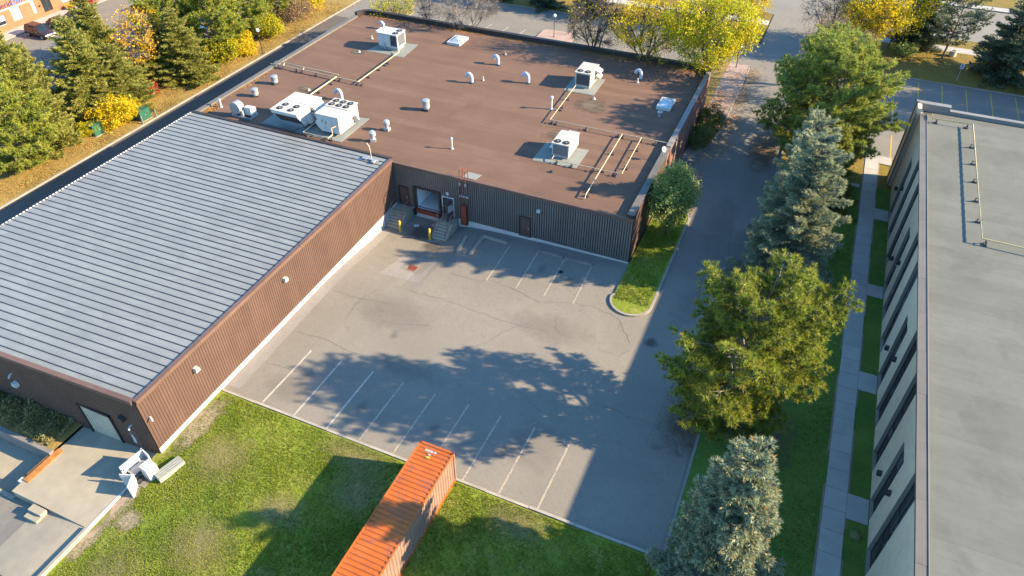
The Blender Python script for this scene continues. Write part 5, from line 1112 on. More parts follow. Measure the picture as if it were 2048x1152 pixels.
for y in (cy0, cy1-0.14): fr.box(cx0+0.16, cx1-0.16, y, y+0.14, cz1-0.11, cz1-0.004).box(cx0+0.16, cx1-0.16, y, y+0.14, cz0, cz0+0.16)
obj('frame_rail', fr, M['orange'], t)
po = MB()
for x in (cx0, cx1-0.15):
    for y in (cy0, cy1-0.14): po.box(x, x+0.15, y, y+0.14, cz0+0.12, cz1-0.12)
obj('corner_post', po, M['faded'], t)['kind'] = 'stuff'
for x in (cx0-0.004, cx1-0.174):
    for y in (cy0-0.004, cy1-0.166):
        c_ = obj('corner_casting', MB().box(x, x+0.178, y, y+0.17, cz1-0.12, cz1+0.004), M['redbrown'], t); obj('slot', MB().box(x+0.05, x+0.12, y+0.04, y+0.13, cz1+0.004, cz1+0.009), M['black'], c_)
obj('end_wall', MB().box(cx0+0.15, cx1-0.15, cy1-0.1, cy1-0.04, cz0+0.16, cz1-0.11), M['orange'], t)
dl = obj('end_door', MB().box(cx0+0.15, cx1-0.15, cy0+0.04, cy0+0.1, cz0+0.16, cz1-0.11), M['orange'], t)
obj('floor', MB().box(cx0+0.1, cx1-0.1, cy0+0.1, cy1-0.1, cz0+0.02, cz0+0.12), M['dark_metal'], t)
mk = MB(); zc = cz1-0.015
u = cx0+0.66
for wd in (0.07, 0.05, 0.08, 0.08, 0.06, 0.08): mk.box(u, u+wd*0.8, cy1-0.58, cy1-0.44, zc, zc+0.004); u += wd+0.02
mk.box(u+0.05, u+0.09, cy1-0.58, cy1-0.44, zc, zc+0.004).box(u+0.11, u+0.15, cy1-0.58, cy1-0.44, zc, zc+0.004).box(u+0.17, u+0.21, cy1-0.58, cy1-0.44, zc, zc+0.004)
mk.box(cx0+0.98, cx0+1.16, cy1-0.80, cy1-0.73, zc, zc+0.004); obj('marking', mk, M['white_paint'], t)
obj('plate', MB().box(cx0+0.95, cx0+1.22, cy1-1.06, cy1-0.9, zc, zc+0.006), M['bollard'], t); obj('plate', MB().box(cx0+0.62, cx0+0.69, cy1-0.6, cy1-0.44, zc, zc+0.006), M['bollard'], t)
# ------------------------------------------------------------------ trees
def unit(a): return a/(np.linalg.norm(a, axis=-1, keepdims=True)+1e-9)
def blades(c, d, L, W, k, spread, rng, tint):
    """k slender triangles around each centre, along d"""
    n = len(c); C = np.repeat(c, k, 0); D = unit(np.repeat(d, k, 0) + spread*rng.normal(size=(n*k, 3)))
    S = unit(np.cross(D, rng.normal(size=(n*k, 3)))); ll = (L*rng.uniform(0.65, 1.25, n*k))[:, None]; ww = (W*rng.uniform(0.7, 1.3, n*k))[:, None]
    V = np.stack([C-S*ww, C+S*ww, C+D*ll], 1).reshape(-1, 3)
    T = np.clip(np.repeat(tint, k) + rng.normal(0, 0.13, n*k), 0, 1); return V, T
def leafquads(c, size, rng, up=0.5):
    n = len(c); nrm = unit(rng.normal(size=(n, 3)) + np.array([0, 0, up])); a = unit(np.cross(nrm, rng.normal(size=(n, 3)))); b = np.cross(nrm, a)
    s = (size*rng.uniform(0.6, 1.3, n))[:, None]
    return np.stack([c-a*s, c-b*s*0.55, c+a*s, c+b*s*0.55], 1).reshape(-1, 3)
def tree_root(name, label, cat, group, V, k, tint, leafm, segs, barkm, crown='crown'):
    t = thing(name, label, cat, (0, 0, 0), group)
    if V is not None: link(crown, np_mesh(crown, V, k, tint), leafm, t)
    link('trunk', tubes_mesh('trunk', segs[0], 7), barkm, t)
    if segs[1]: link('limbs', tubes_mesh('limbs', segs[1], 4), barkm, t)
    return t
def spruce(name, label, group, H, Rr, seed, leafm, nb=230, blunt=0.78, bl=0.27, bw=0.055, k=5, step=0.17, low=0.05, gap=0.10, nwh=26):
    rng = np.random.default_rng(seed); cs = []; ds = []; ts = []; seg = []
    ph = rng.uniform(0, 6.28, 4)
    for i in range(nb):
        u = (math.floor((i+rng.uniform(0, 1))/nb*nwh)+0.45*rng.uniform())/nwh; t = low + (0.985-low)*(1-(1-u)**0.72); z = H*t
        az = i*2.39996 + rng.normal(0, 0.35)
        lob = 1 + 0.13*math.sin(2*az+ph[0]+3*t) + 0.10*math.sin(3*az+ph[1]-5*t) + 0.08*math.sin(5*az+ph[2]+9*t)
        L = (Rr*(1-t)**blunt*lob + 0.12)*(0.62+0.56*rng.uniform()**0.8)
        if rng.uniform() < 0.10: L *= 1.18
        if rng.uniform() < gap: continue
        dh = np.array([math.cos(az), math.sin(az), 0]); lat = np.array([-math.sin(az), math.cos(az), 0])
        a0 = math.radians(38*t**1.5 - 4 + rng.normal(0, 6)); droop = 0.34*(1-t)
        n = max(3, int(L/step)); s = np.linspace(0.18, 1.0, n) if L > 0.5 else np.linspace(0.3, 1, n)
        P = np.array([0, 0, z]) + dh*(s*L*math.cos(a0))[:, None]
        P[:, 2] += s*L*math.sin(a0) - droop*L*(s**1.3) + droop*0.75*L*s**3
        for j in range(len(s)-1): 
            if L > 0.8 and j % 3 == 0: seg.append((P[j], P[min(j+3, len(s)-1)], 0.028*(1-s[j])+0.008, 0.028*(1-s[min(j+3, len(s)-1)])+0.006))
        wid = 0.27*L*(1-0.8*s)+0.08
        for sd in np.linspace(-1, 1, 5 if L > 1.6 else (4 if L > 0.9 else 3)):
            off = sd*wid*rng.uniform(0.8, 1.2, n); c = P + lat*off[:, None] + dh*(-np.abs(off)*0.25)[:, None]
            c[:, 2] += -0.22*np.abs(off) + rng.normal(0, 0.05, n)
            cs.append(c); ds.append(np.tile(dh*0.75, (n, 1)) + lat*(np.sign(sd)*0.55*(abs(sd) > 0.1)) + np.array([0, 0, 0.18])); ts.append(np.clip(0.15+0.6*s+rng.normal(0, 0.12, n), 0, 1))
    top = np.array([[0, 0, H*0.985-0.1*q] for q in range(8)]); cs.append(top); ds.append(np.tile([0, 0, 1.0], (8, 1))); ts.append(np.full(8, 0.7))
    V, T = blades(np.concatenate(cs), np.concatenate(ds), bl, bw, k, 0.42, rng, np.concatenate(ts))
    tr = [((0, 0, -0.2), (0, 0, H*0.35), 0.02*H, 0.014*H), ((0, 0, H*0.35), (0, 0, H*0.98), 0.014*H, 0.012)]
    return tree_root(name, label, 'tree', group, V, 3, T, leafm, (tr, seg), M['bark'])
def pine(name, label, group, H, Rr, seed, leafm, nl=62, base=0.14, open_=1.0, k=9, tl=0.25, tw=0.034, top=0.55, wide=0.42, per_w=7):
    rng = np.random.default_rng(seed); cs = []; ds = []; ts = []; seg = []
    ph = rng.uniform(0, 6.28, 4); lx, ly = rng.normal(0, 0.25, 2)
    def stem(z): return np.array([lx*math.sin(z/H*2.2), ly*math.sin(z/H*2.6), z])
    for i in range(nl):
        nw = max(6, nl//per_w); w_ = i//per_w; t = min(0.975, base + (0.96-base)*((w_+0.30*rng.uniform())/nw)**0.92); z = H*t; az = (i % per_w)*6.2832/per_w + w_*1.1 + rng.normal(0, 0.3)
        prof = math.sin(math.pi*min(1.0, max(0.0, (t-base*0.4)/(1.04-base*0.4)))**(0.9 if t < wide else 1.0))
        prof = (0.55+0.45*min(1, (t-base)/(wide-base+1e-6))) if t < wide else (1-((t-wide)/(1.02-wide))**2.0)**top
        lob = 1 + 0.17*math.sin(2*az+ph[0]+2*t) + 0.14*math.sin(3*az+ph[1]-6*t)
        L = max(0.5, Rr*prof*lob*(0.55+0.6*rng.uniform()**0.7)); dh = np.array([math.cos(az), math.sin(az), 0]); lat = np.array([-math.sin(az), math.cos(az), 0])
        a0 = math.radians(8 + 52*t**2 + rng.normal(0, 8)); p0 = stem(z); m = max(4, int(L/0.45)); s = np.linspace(0, 1, m+1)
        P = p0 + dh*(s*L*math.cos(a0))[:, None]; P[:, 2] += s*L*math.sin(a0)*0.7 + 0.18*L*s**2.2; P += rng.normal(0, 0.05, P.shape)*s[:, None]
        r0 = 0.035+0.014*L
        for j in range(m): seg.append((P[j], P[j+1], r0*(1-s[j]*0.85), r0*(1-s[j+1]*0.85)))
        for j in range(1, m+1):
            if s[j] < 0.40: continue
            for sd in (-1, 1):
                if rng.uniform() > 0.9*open_: continue
                l2 = (0.17*L+0.30)*(0.65+0.55*math.sin(3.1*s[j]))*rng.uniform(0.6, 1.25); dd = unit(dh*0.7 + lat*sd*0.85 + np.array([0, 0, rng.uniform(-0.05, 0.40)])); q = P[j] + dd*l2
                seg.append((P[j], q, 0.02, 0.008)); nn = max(2, int(l2/0.2)); w = np.linspace(0.35, 1.05, nn)
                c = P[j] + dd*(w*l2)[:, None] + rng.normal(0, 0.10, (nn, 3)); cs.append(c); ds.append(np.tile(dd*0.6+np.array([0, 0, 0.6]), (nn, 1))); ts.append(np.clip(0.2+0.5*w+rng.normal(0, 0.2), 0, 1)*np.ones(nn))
                for q2 in range(2):
                    d3 = unit(dd+0.8*rng.normal(size=3)*np.array([1, 1, 0.5])+np.array([0, 0, 0.25])); e = P[j]+dd*l2*rng.uniform(0.4, 0.9); l3 = rng.uniform(0.2, 0.5); cs.append((e+d3*l3)[None]); ds.append((d3+np.array([0, 0, 0.5]))[None]); ts.append(np.clip(rng.normal(0.5, 0.2, 1), 0, 1)); seg.append((e, e+d3*l3, 0.009, 0.005))
        cs.append(P[-1][None]); ds.append((dh+np.array([0, 0, 0.8]))[None]); ts.append(np.array([0.7]))
    V, T = blades(np.concatenate(cs), unit(np.concatenate(ds)), tl, tw, k, 0.75, rng, np.concatenate(ts))
    zz = np.linspace(-0.2, H*0.96, 9); tr = [(stem(max(a, 0)) if a > 0 else np.array([0, 0, a]), stem(b), 0.016*H*(1-a/H)+0.02, 0.016*H*(1-b/H)+0.02) for a, b in zip(zz, zz[1:])]
    return tree_root(name, label, 'tree', group, V, 3, T, leafm, (tr, seg), M['bark_pale'])
def broadleaf(name, label, group, H, Rr, seed, leafm, ntip=420, per=26, ls=0.10, z0=0.30, sig=0.22, barkm=None, multi=1, flat=1.0, twigs=0, cat='tree', shell=0.55, pyr=False):
    """limbs reaching to tips spread through the crown, leaves round the tips"""
    rng = np.random.default_rng(seed); zc = H*(1+z0)/2; hz = H*(1-z0)/2; ph = rng.uniform(0, 6.28, 4)
    d = unit(rng.normal(size=(ntip, 3))*np.array([1, 1, flat])); r = rng.uniform(shell**3, 1, ntip)**(1/3)
    az = np.arctan2(d[:, 1], d[:, 0]); lob = 1 + 0.16*np.sin(2*az+ph[0]+2*d[:, 2]) + 0.13*np.sin(3*az+ph[1]-3*d[:, 2]) + 0.08*np.sin(5*az+ph[2])
    tips = d*r[:, None]*lob[:, None]*np.array([Rr, Rr, hz]) + np.array([0, 0, zc])
    if pyr:
        tz = np.clip((tips[:, 2]-H*z0)/(H*(1-z0)), 0, 1); f = 0.35+1.0*(1-tz)**0.7; f = np.where(tz < 0.12, 0.75+tz*3, f); tips[:, :2] *= np.minimum(f, 1.1)[:, None]
    fork = H*z0*0.75; K = 7; ends = unit(rng.normal(size=(K, 3))*np.array([1, 1, 0.5])+np.array([0, 0, 0.45]))*np.array([Rr, Rr, hz*1.2])*0.5 + np.array([0, 0, zc-hz*0.35])
    tr = []; seg = []; r0 = 0.011*H+0.02
    for q in range(multi):
        bx = np.array([rng.normal(0, 0.18), rng.normal(0, 0.18), -0.2]) if multi > 1 else np.array([0, 0, -0.2]); tr.append((bx, np.array([bx[0]*0.3, bx[1]*0.3, fork]), r0*1.25/multi**0.4, r0*0.95/multi**0.4))
    F = np.array([0, 0, fork]); subs = []
    for e in ends:
        mid = F*0.5+e*0.5 + rng.normal(0, 0.12*Rr, 3)*0.5; seg += [(F, mid, r0*0.75, r0*0.55), (mid, e, r0*0.55, r0*0.4)]
        for q in range(6):
            o = e + unit(rng.normal(size=3)+unit(e-F)*0.9)*Rr*rng.uniform(0.22, 0.42); seg.append((e if q % 2 else mid, o, r0*0.36, r0*0.16)); subs.append(o)
    subs = np.array(subs)
    j = np.argmin(((tips[:, None]-subs[None])**2).sum(2), 1)
    for p, q in zip(tips, subs[j]):
        m_ = p*0.5+q*0.5+rng.normal(0, 0.08, 3); seg += [(q, m_, r0*0.15, r0*0.10), (m_, p, r0*0.10, 0.005)]
        for w in range(twigs): e = m_ + unit(p-q+rng.normal(size=3)*0.9*np.linalg.norm(p-q))*rng.uniform(0.35, 0.9)*0.8; seg.append((m_, e, 0.012, 0.004))
    V = T = None
    if per > 0:
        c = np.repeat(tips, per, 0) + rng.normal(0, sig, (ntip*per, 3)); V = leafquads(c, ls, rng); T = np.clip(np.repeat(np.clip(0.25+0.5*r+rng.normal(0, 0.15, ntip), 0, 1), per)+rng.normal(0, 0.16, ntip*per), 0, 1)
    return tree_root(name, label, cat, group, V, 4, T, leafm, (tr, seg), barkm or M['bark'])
def put(t, x, y, z=0.0, rz=0.0, s=1.0):
    t.location = (x, y, z); t.rotation_euler = (0, 0, rz); t.scale = (s,)*3 if isinstance(s, (int, float)) else s; return t
GB = 'trees between the drive and the grey roofed building'
# row right of the drive
bs = spruce('blue_spruce', 'blue spruce nearest the camera, at the bottom of the frame beside the walkway', GB, 13.6, 2.75, 11, M['needle_blue'], 290, 0.58, 0.27, 0.036, 9, 0.14); put(bs, 2.35, 23.0, 0.1)
put(pine('pine_tree', 'broad bright green pine beside the open car park, casting the big round shadow', GB, 12.2, 4.7, 21, M['needle_pine'], 119, 0.05, 1.1, 26, 0.34, 0.026, 0.62, 0.42), 1.0, 35.2, 0.1)
bs2 = spruce('blue_spruce', 'pale blue spruce in the middle of the row, opposite the leafy tree by the warehouse', GB, 14.8, 3.5, 12, M['needle_blue'], 300, 0.52, 0.27, 0.036, 9, 0.14); put(bs2, 2.2, 52.2, 0.1, 0.6)
put(pine('pine_tree', 'tall dark green pine at the far end of the row, by the rear parking lot', GB, 13.0, 5.6, 22, M['needle_dpine'], 119, 0.04, 1.1, 22, 0.36, 0.030, 0.62, 0.34), 2.6, 73.0, 0.1)
put(pine('pine_tree', 'dark green pine top standing behind the tall dark pine, against the orange tree', GB, 11.6, 4.6, 26, M['needle_dpine'], 84, 0.05, 1.1, 12, 0.32, 0.05, 0.62, 0.36), 1.3, 80.4, 0.1)
dup(bs, (1.4, 65.0, 0.1), 2.1, (0.72, 0.72, 0.78), 'smaller blue spruce squeezed between the pale blue spruce and the tall dark pine')
dup(bs2, (1.8, 57.6, 0.1), 4.0, (0.82, 0.82, 0.93), 'blue spruce half hidden directly behind the pale blue spruce')
put(broadleaf('leafy_tree', 'dense green leafy tree growing against the right wall of the brown warehouse', None, 7.4, 2.15, 31, M['leaf_green'], 620, 34, 0.085, 0.2, 0.2, None, 1, 1.0, 0, 'tree', 0.5, True), -8.5, 55.3, 0.12)
# trees along the front of the warehouse
GF = 'street trees along the front of the brown warehouse'
put(broadleaf('honey_locust', 'big yellow green honey locust behind the back right corner of the warehouse', GF, 12.6, 5.3, 41, M['leaf_lime'], 680, 36, 0.12, 0.40, 0.30, None, 1, 0.8), -11.6, 84.4, 0.1)
put(broadleaf('honey_locust', 'thin amber honey locust second from the back right corner, with bare twigs', GF, 11.6, 4.6, 42, M['leaf_yellow'], 460, 14, 0.12, 0.42, 0.26, None, 2, 0.8, 3), -18.9, 83.9, 0.1)
put(broadleaf('bare_tree', 'mostly bare tree with few yellow leaves behind the parapet, right of the globe lamp', GF, 11.4, 4.6, 43, M['leaf_yellow'], 560, 1, 0.10, 0.40, 0.2, M['bark'], 1, 0.85, 5), -25.8, 83.9, 0.1)
put(broadleaf('bare_tree', 'wide pale bare tree behind the middle of the back parapet', GF, 9.4, 4.6, 44, None, 520, 0, 0.09, 0.46, 0.2, M['bark_pale'], 1, 0.75, 5), -43.0, 83.9, 0.1)
put(broadleaf('bare_tree', 'slim bare tree behind the back parapet above the skylight', GF, 8.8, 2.4, 45, None, 240, 0, 0.09, 0.45, 0.2, M['bark_pale'], 1, 0.9, 3), -49.6, 85.0, 0.1)
put(broadleaf('small_tree', 'low multi stemmed green and yellow tree behind the back left corner of the warehouse', GF, 7.0, 3.0, 46, M['leaf_lime'], 260, 16, 0.10, 0.36, 0.26, None, 3, 0.8, 1), -55.4, 85.2, 0.1)
# far side of the front lot
GS = 'trees between the front lot and the street'
ds = spruce('dark_spruce', 'dark spruce by the street at the top, right of the bare trees', GS, 10.5, 3.3, 13, M['needle_dark'], 170, 0.72, 0.3, 0.065, 5, 0.22); put(ds, -33.5, 107.6, 0.1)
dup(ds, (-41.5, 107.6, 0.1), 1.4, 0.95, 'dark spruce by the street at the top, above the globe lamp'); dup(ds, (-50.0, 107.4, 0.1), 2.6, 1.0, 'dark spruce by the street at the top, above the wide bare tree'); dup(ds, (-58.5, 107.6, 0.1), 3.6, 0.9, 'dark spruce by the street at the top, above the low multi stemmed tree')
yt = broadleaf('yellow_tree', 'yellow street tree behind the thin amber honey locust', GS, 8.0, 3.8, 47, M['leaf_yellow'], 320, 20, 0.13, 0.34, 0.3); put(yt, -25.0, 108.8, 0.1)
dup(yt, (-15.6, 109.2, 0.1), 2.0, 1.0, 'yellow street tree behind the big honey locust'); dup(yt, (-10.6, 109.5, 0.1), 4.0, 0.8, 'smaller yellow street tree beside the mouth of the drive')
put(broadleaf('orange_tree', 'bright orange and yellow tree just behind the tall dark pine', GS, 8.6, 4.2, 48, M['leaf_orange'], 360, 22, 0.12, 0.22, 0.3), 4.4, 110.0, 0.1)
put(broadleaf('bare_tree', 'bare pinkish tree between the drive mouth and the orange tree', GS, 8.4, 3.8, 49, M['leaf_dry'], 300, 5, 0.09, 0.3, 0.2, M['bark_pale'], 2, 0.85, 4), 0.4, 107.5, 0.1)
put(broadleaf('bare_tree', 'low bare tree on the left side of the tall dark pine, beside the drive', GS, 9.0, 3.6, 50, M['leaf_dry'], 300, 8, 0.08, 0.25, 0.2, M['bark_pale'], 2, 0.9, 4), 0.9, 94.0, 0.1)
put(broadleaf('bare_tree', 'thin russet tree hidden right behind the dark pine top, beside the rear lot', GS, 9.2, 3.6, 55, M['leaf_dry'], 300, 9, 0.10, 0.3, 0.22, M['bark_pale'], 2, 0.9, 3), 3.4, 90.0, 0.1)
put(broadleaf('honey_locust', 'tall yellow green honey locust on the front lawn at the top right', GS, 10.8, 4.8, 51, M['leaf_lime'], 440, 20, 0.12, 0.32, 0.3), 9.2, 111.2, 0.1)
hl = [o for o in COL.objects if o.get('label', '').startswith('big yellow green honey')][0]
dup(hl, (35.0, 97.8, 0.1), 0.2, (1.1, 1.1, 1.05), 'yellow green honey locust beside the rear parking lot beyond the right edge, nearer one'); dup(hl, (45.5, 101.8, 0.1), 1.8, (1.2, 1.2, 1.2), 'yellow green honey locust at the far corner of the rear lot, beyond the right edge')
put(pine('pine_tree', 'dark open pine with a leaning trunk on the front lawn, upper right', GS, 9.5, 3.9, 23, M['needle_dark'], 44, 0.22, 0.85, 8, 0.32, 0.045, 0.6, 0.5), 15.9, 109.9, 0.1)
dup(ds, (22.6, 106.4, 0.1), 0.9, (1.35, 1.35, 1.05), 'large dark blue spruce at the right edge of the front lawn')
dup(ds, (12.6, 113.4, 0.1), 2.2, (1.1, 1.1, 0.85), 'dark spruce by the sidewalk between the tall honey locust and the leaning pine')
put(broadleaf('yellow_tree', 'glowing yellow tree close behind the top of the tall dark pine, upper right', GS, 8.8, 3.8, 54, M['leaf_yellow'], 380, 22, 0.13, 0.28, 0.3), 6.0, 106.5, 0.1)
put(broadleaf('shrub', 'green bush on the leafy front lawn in the shade at the upper right', None, 1.3, 1.6, 61, M['leaf_green'], 160, 18, 0.11, 0.05, 0.18, None, 3, 0.8, 0, 'shrub'), 10.9, 109.6, 0.1)
put(broadleaf('shrub', 'small yellow and red bush beside the foot of the tall honey locust, upper right', None, 1.2, 1.3, 62, M['leaf_orange'], 110, 16, 0.11, 0.05, 0.18, None, 3, 0.8, 0, 'shrub'), 6.4, 109.0, 0.1)
# junipers by the brick wall
jn = broadleaf('juniper', 'spreading green juniper by the brick end of the warehouse, farther one', 'junipers by the right wall of the warehouse', 2.3, 1.9, 63, M['leaf_juniper'], 260, 24, 0.085, 0.03, 0.17, None, 3, 0.8, 0, 'shrub'); put(jn, -9.3, 77.6, 0.1)
dup(jn, (-9.6, 73.4, 0.1), 2.2, 0.95, 'dark spreading juniper by the brick end of the warehouse, nearer one')
# front lawn trees beyond the right edge: their shade reaches the rear lot
dup(ds, (30.5, 105.4, 0.1), 2.9, (1.3, 1.3, 1.0), 'dark spruce on the front lawn just beyond the right edge of the picture, nearer one'); dup(ds, (38.5, 106.5, 0.1), 4.9, (1.4, 1.4, 1.15), 'dark spruce on the front lawn well beyond the right edge, farther one')
# left strip
GL = 'trees on the leafy strip left of the warehouse'
gs = spruce('green_spruce', 'tall olive green spruce left of the black cars, leaning out of the top left', GL, 13.4, 3.7, 14, M['needle_green'], 250, 0.66, 0.32, 0.05, 7, 0.18); put(gs, -75.4, 43.6, 0.1)
g2 = spruce('green_spruce', 'olive green spruce right of the black cars, in front of the brick office door', GL, 12.0, 3.4, 15, M['needle_green'], 250, 0.66, 0.32, 0.05, 7, 0.18); put(g2, -76.2, 51.7, 0.1)
dup(gs, (-78.0, 56.0, 0.1), 1.9, (0.95, 0.95, 1.0), 'tallest dark olive spruce, tip touching the top edge left of the orange tree'); dup(g2, (-75.0, 54.6, 0.1), 3.3, (1.05, 1.05, 0.66), 'shorter dense spruce behind the yellow bush and the green steel box')
dup(g2, (4.3, 66.8, 0.1), 0.7, (0.78, 0.78, 0.72), 'yellowish green spruce at the foot of the tall dark pine, next to the walkway lawn')
dup(g2, (-74.0, 64.0, 0.1), 5.0, (1.05, 1.05, 0.76), 'pale olive spruce with its pale trunk showing above the orange grass'); dup(gs, (-77.2, 62.5, 0.1), 4.2, (0.9, 0.9, 0.62), 'small spruce hidden between the orange tree and the pale olive spruce')
put(pine('pine_tree', 'fresh green bushy pine at the left edge, above the corner of the lane', GL, 8.6, 4.6, 24, M['needle_pine'], 110, 0.04, 1.1, 18, 0.36, 0.036, 0.6, 0.36), -73.8, 39.3, 0.1)
pl_ = pine('pine_tree', 'loose mid green pine above the yellow bushes, left of the two', GL, 8.8, 4.3, 25, M['needle_pine'], 100, 0.08, 1.0, 16, 0.36, 0.036, 0.6, 0.42); put(pl_, -75.4, 71.2, 0.1)
dup(pl_, (-75.8, 78.4, 0.1), 2.4, (1.0, 1.0, 0.9), 'loose mid green pine above the yellow bushes, right of the two'); dup(pl_, (-76.5, 85.5, 0.1), 4.4, (0.9, 0.9, 0.75), 'small loose pine near the end of the row of yellow bushes')
dup(pl_, (-78.4, 67.0, 0.1), 5.2, (0.9, 0.9, 1.0), 'green pine standing behind the sparse orange tree, towards the car park'); dup(g2, (-79.0, 47.2, 0.1), 0.8, (0.85, 0.85, 0.85), 'olive green spruce behind the gap with the black cars, farther from the lane')
put(broadleaf('orange_tree', 'sparse orange tree with bare grey limbs among the spruces at the top left', GL, 9.6, 4.0, 52, M['leaf_orange'], 300, 12, 0.12, 0.30, 0.26, M['bark_pale'], 1, 0.9, 3), -77.4, 60.5, 0.1)
put(broadleaf('bare_tree', 'leafless twiggy tree over the parked cars, between the two left spruces', GL, 6.0, 2.6, 53, M['leaf_dry'], 160, 1, 0.1, 0.3, 0.2, M['bark_pale'], 2, 0.9, 4), -84.5, 53.4, 0.1)
ye = broadleaf('shrub', 'large golden yellow bush beside the green steel box', 'yellow bushes on the leafy strip', 3.0, 2.35, 64, M['leaf_yellow'], 300, 26, 0.11, 0.04, 0.2, None, 4, 0.85, 0, 'shrub'); put(ye, -72.4, 51.0, 0.1)
yl = broadleaf('shrub', 'lime and yellow bush beside the pale olive spruce trunk', 'yellow bushes on the leafy strip', 3.0, 2.5, 65, M['leaf_lime'], 300, 24, 0.11, 0.04, 0.2, None, 4, 0.85, 0, 'shrub'); put(yl, -73.3, 70.2, 0.1)
dup(ye, (-72.6, 73.0, 0.1), 1.5, (0.85, 0.85, 0.85), 'bright yellow bush just left of the globe lamp on the lane'); dup(yl, (-73.6, 79.6, 0.1), 2.4, (1.0, 1.0, 1.0), 'lime yellow bush just right of the globe lamp on the lane')
dup(yl, (-73.4, 47.9, 0.1), 3.4, (0.5, 0.5, 0.45), 'low yellow green growth between the left pine and the golden bush')
put(broadleaf('shrub', 'brown half bare bush along the far part of the lane kerb', None, 3.2, 2.6, 66, M['leaf_dry'], 260, 12, 0.10, 0.04, 0.2, None, 4, 0.85, 2, 'shrub'), -73.4, 86.0, 0.1)
put(broadleaf('shrub', 'yellow bush at the top end of the lane', 'yellow bushes on the leafy strip', 3.6, 2.4, 67, M['leaf_yellow'], 220, 18, 0.12, 0.04, 0.22, None, 3, 0.85, 1, 'shrub'), -74.6, 91.5, 0.1)
put(broadleaf('shrub', 'small red leaved bush under the spruces beside the orange grass', None, 1.5, 1.0, 68, M['leaf_red'], 90, 16, 0.10, 0.1, 0.16, None, 3, 0.85, 0, 'shrub'), -74.6, 58.2, 0.1)
# hedge on the retaining wall
rng_ = np.random.default_rng(5); hx = rng_.uniform(-60, -41.0, 9000); hy = rng_.uniform(14.75, 17.0, 9000)
top_ = 0.35 + 0.3*np.sin(hx*1.3)*np.sin(hy*2.1+hx*0.4) + 0.22*np.sin(hx*3.1+hy*2) - 0.30*np.clip((15.4-hy)/0.7, 0, 1); hz_ = -0.2 + (top_+0.2)*rng_.uniform(0.35, 1.0, 9000)**0.5
hc = np.stack([hx, hy, hz_], 1)
h = thing('hedge', 'straggly green and russet hedge on top of the retaining wall at the left', 'hedge', (-50, 16, -0.2))
link('foliage', np_mesh('foliage', leafquads(hc-np.array([-50, 16, -0.2]), 0.10, rng_), 4, np.clip(rng_.normal(0.45, 0.22, 9000), 0, 1)), M['leaf_hedge'], h)
sg = [((x+50, y-16, 0.0), (x+50+rng_.normal(0, 0.1), y-16, 0.4), 0.02, 0.008) for x, y in zip(rng_.uniform(-58, -41.5, 60), rng_.uniform(14.9, 16.6, 60))]; link('stems', tubes_mesh('stems', sg, 4), M['bark'], h)
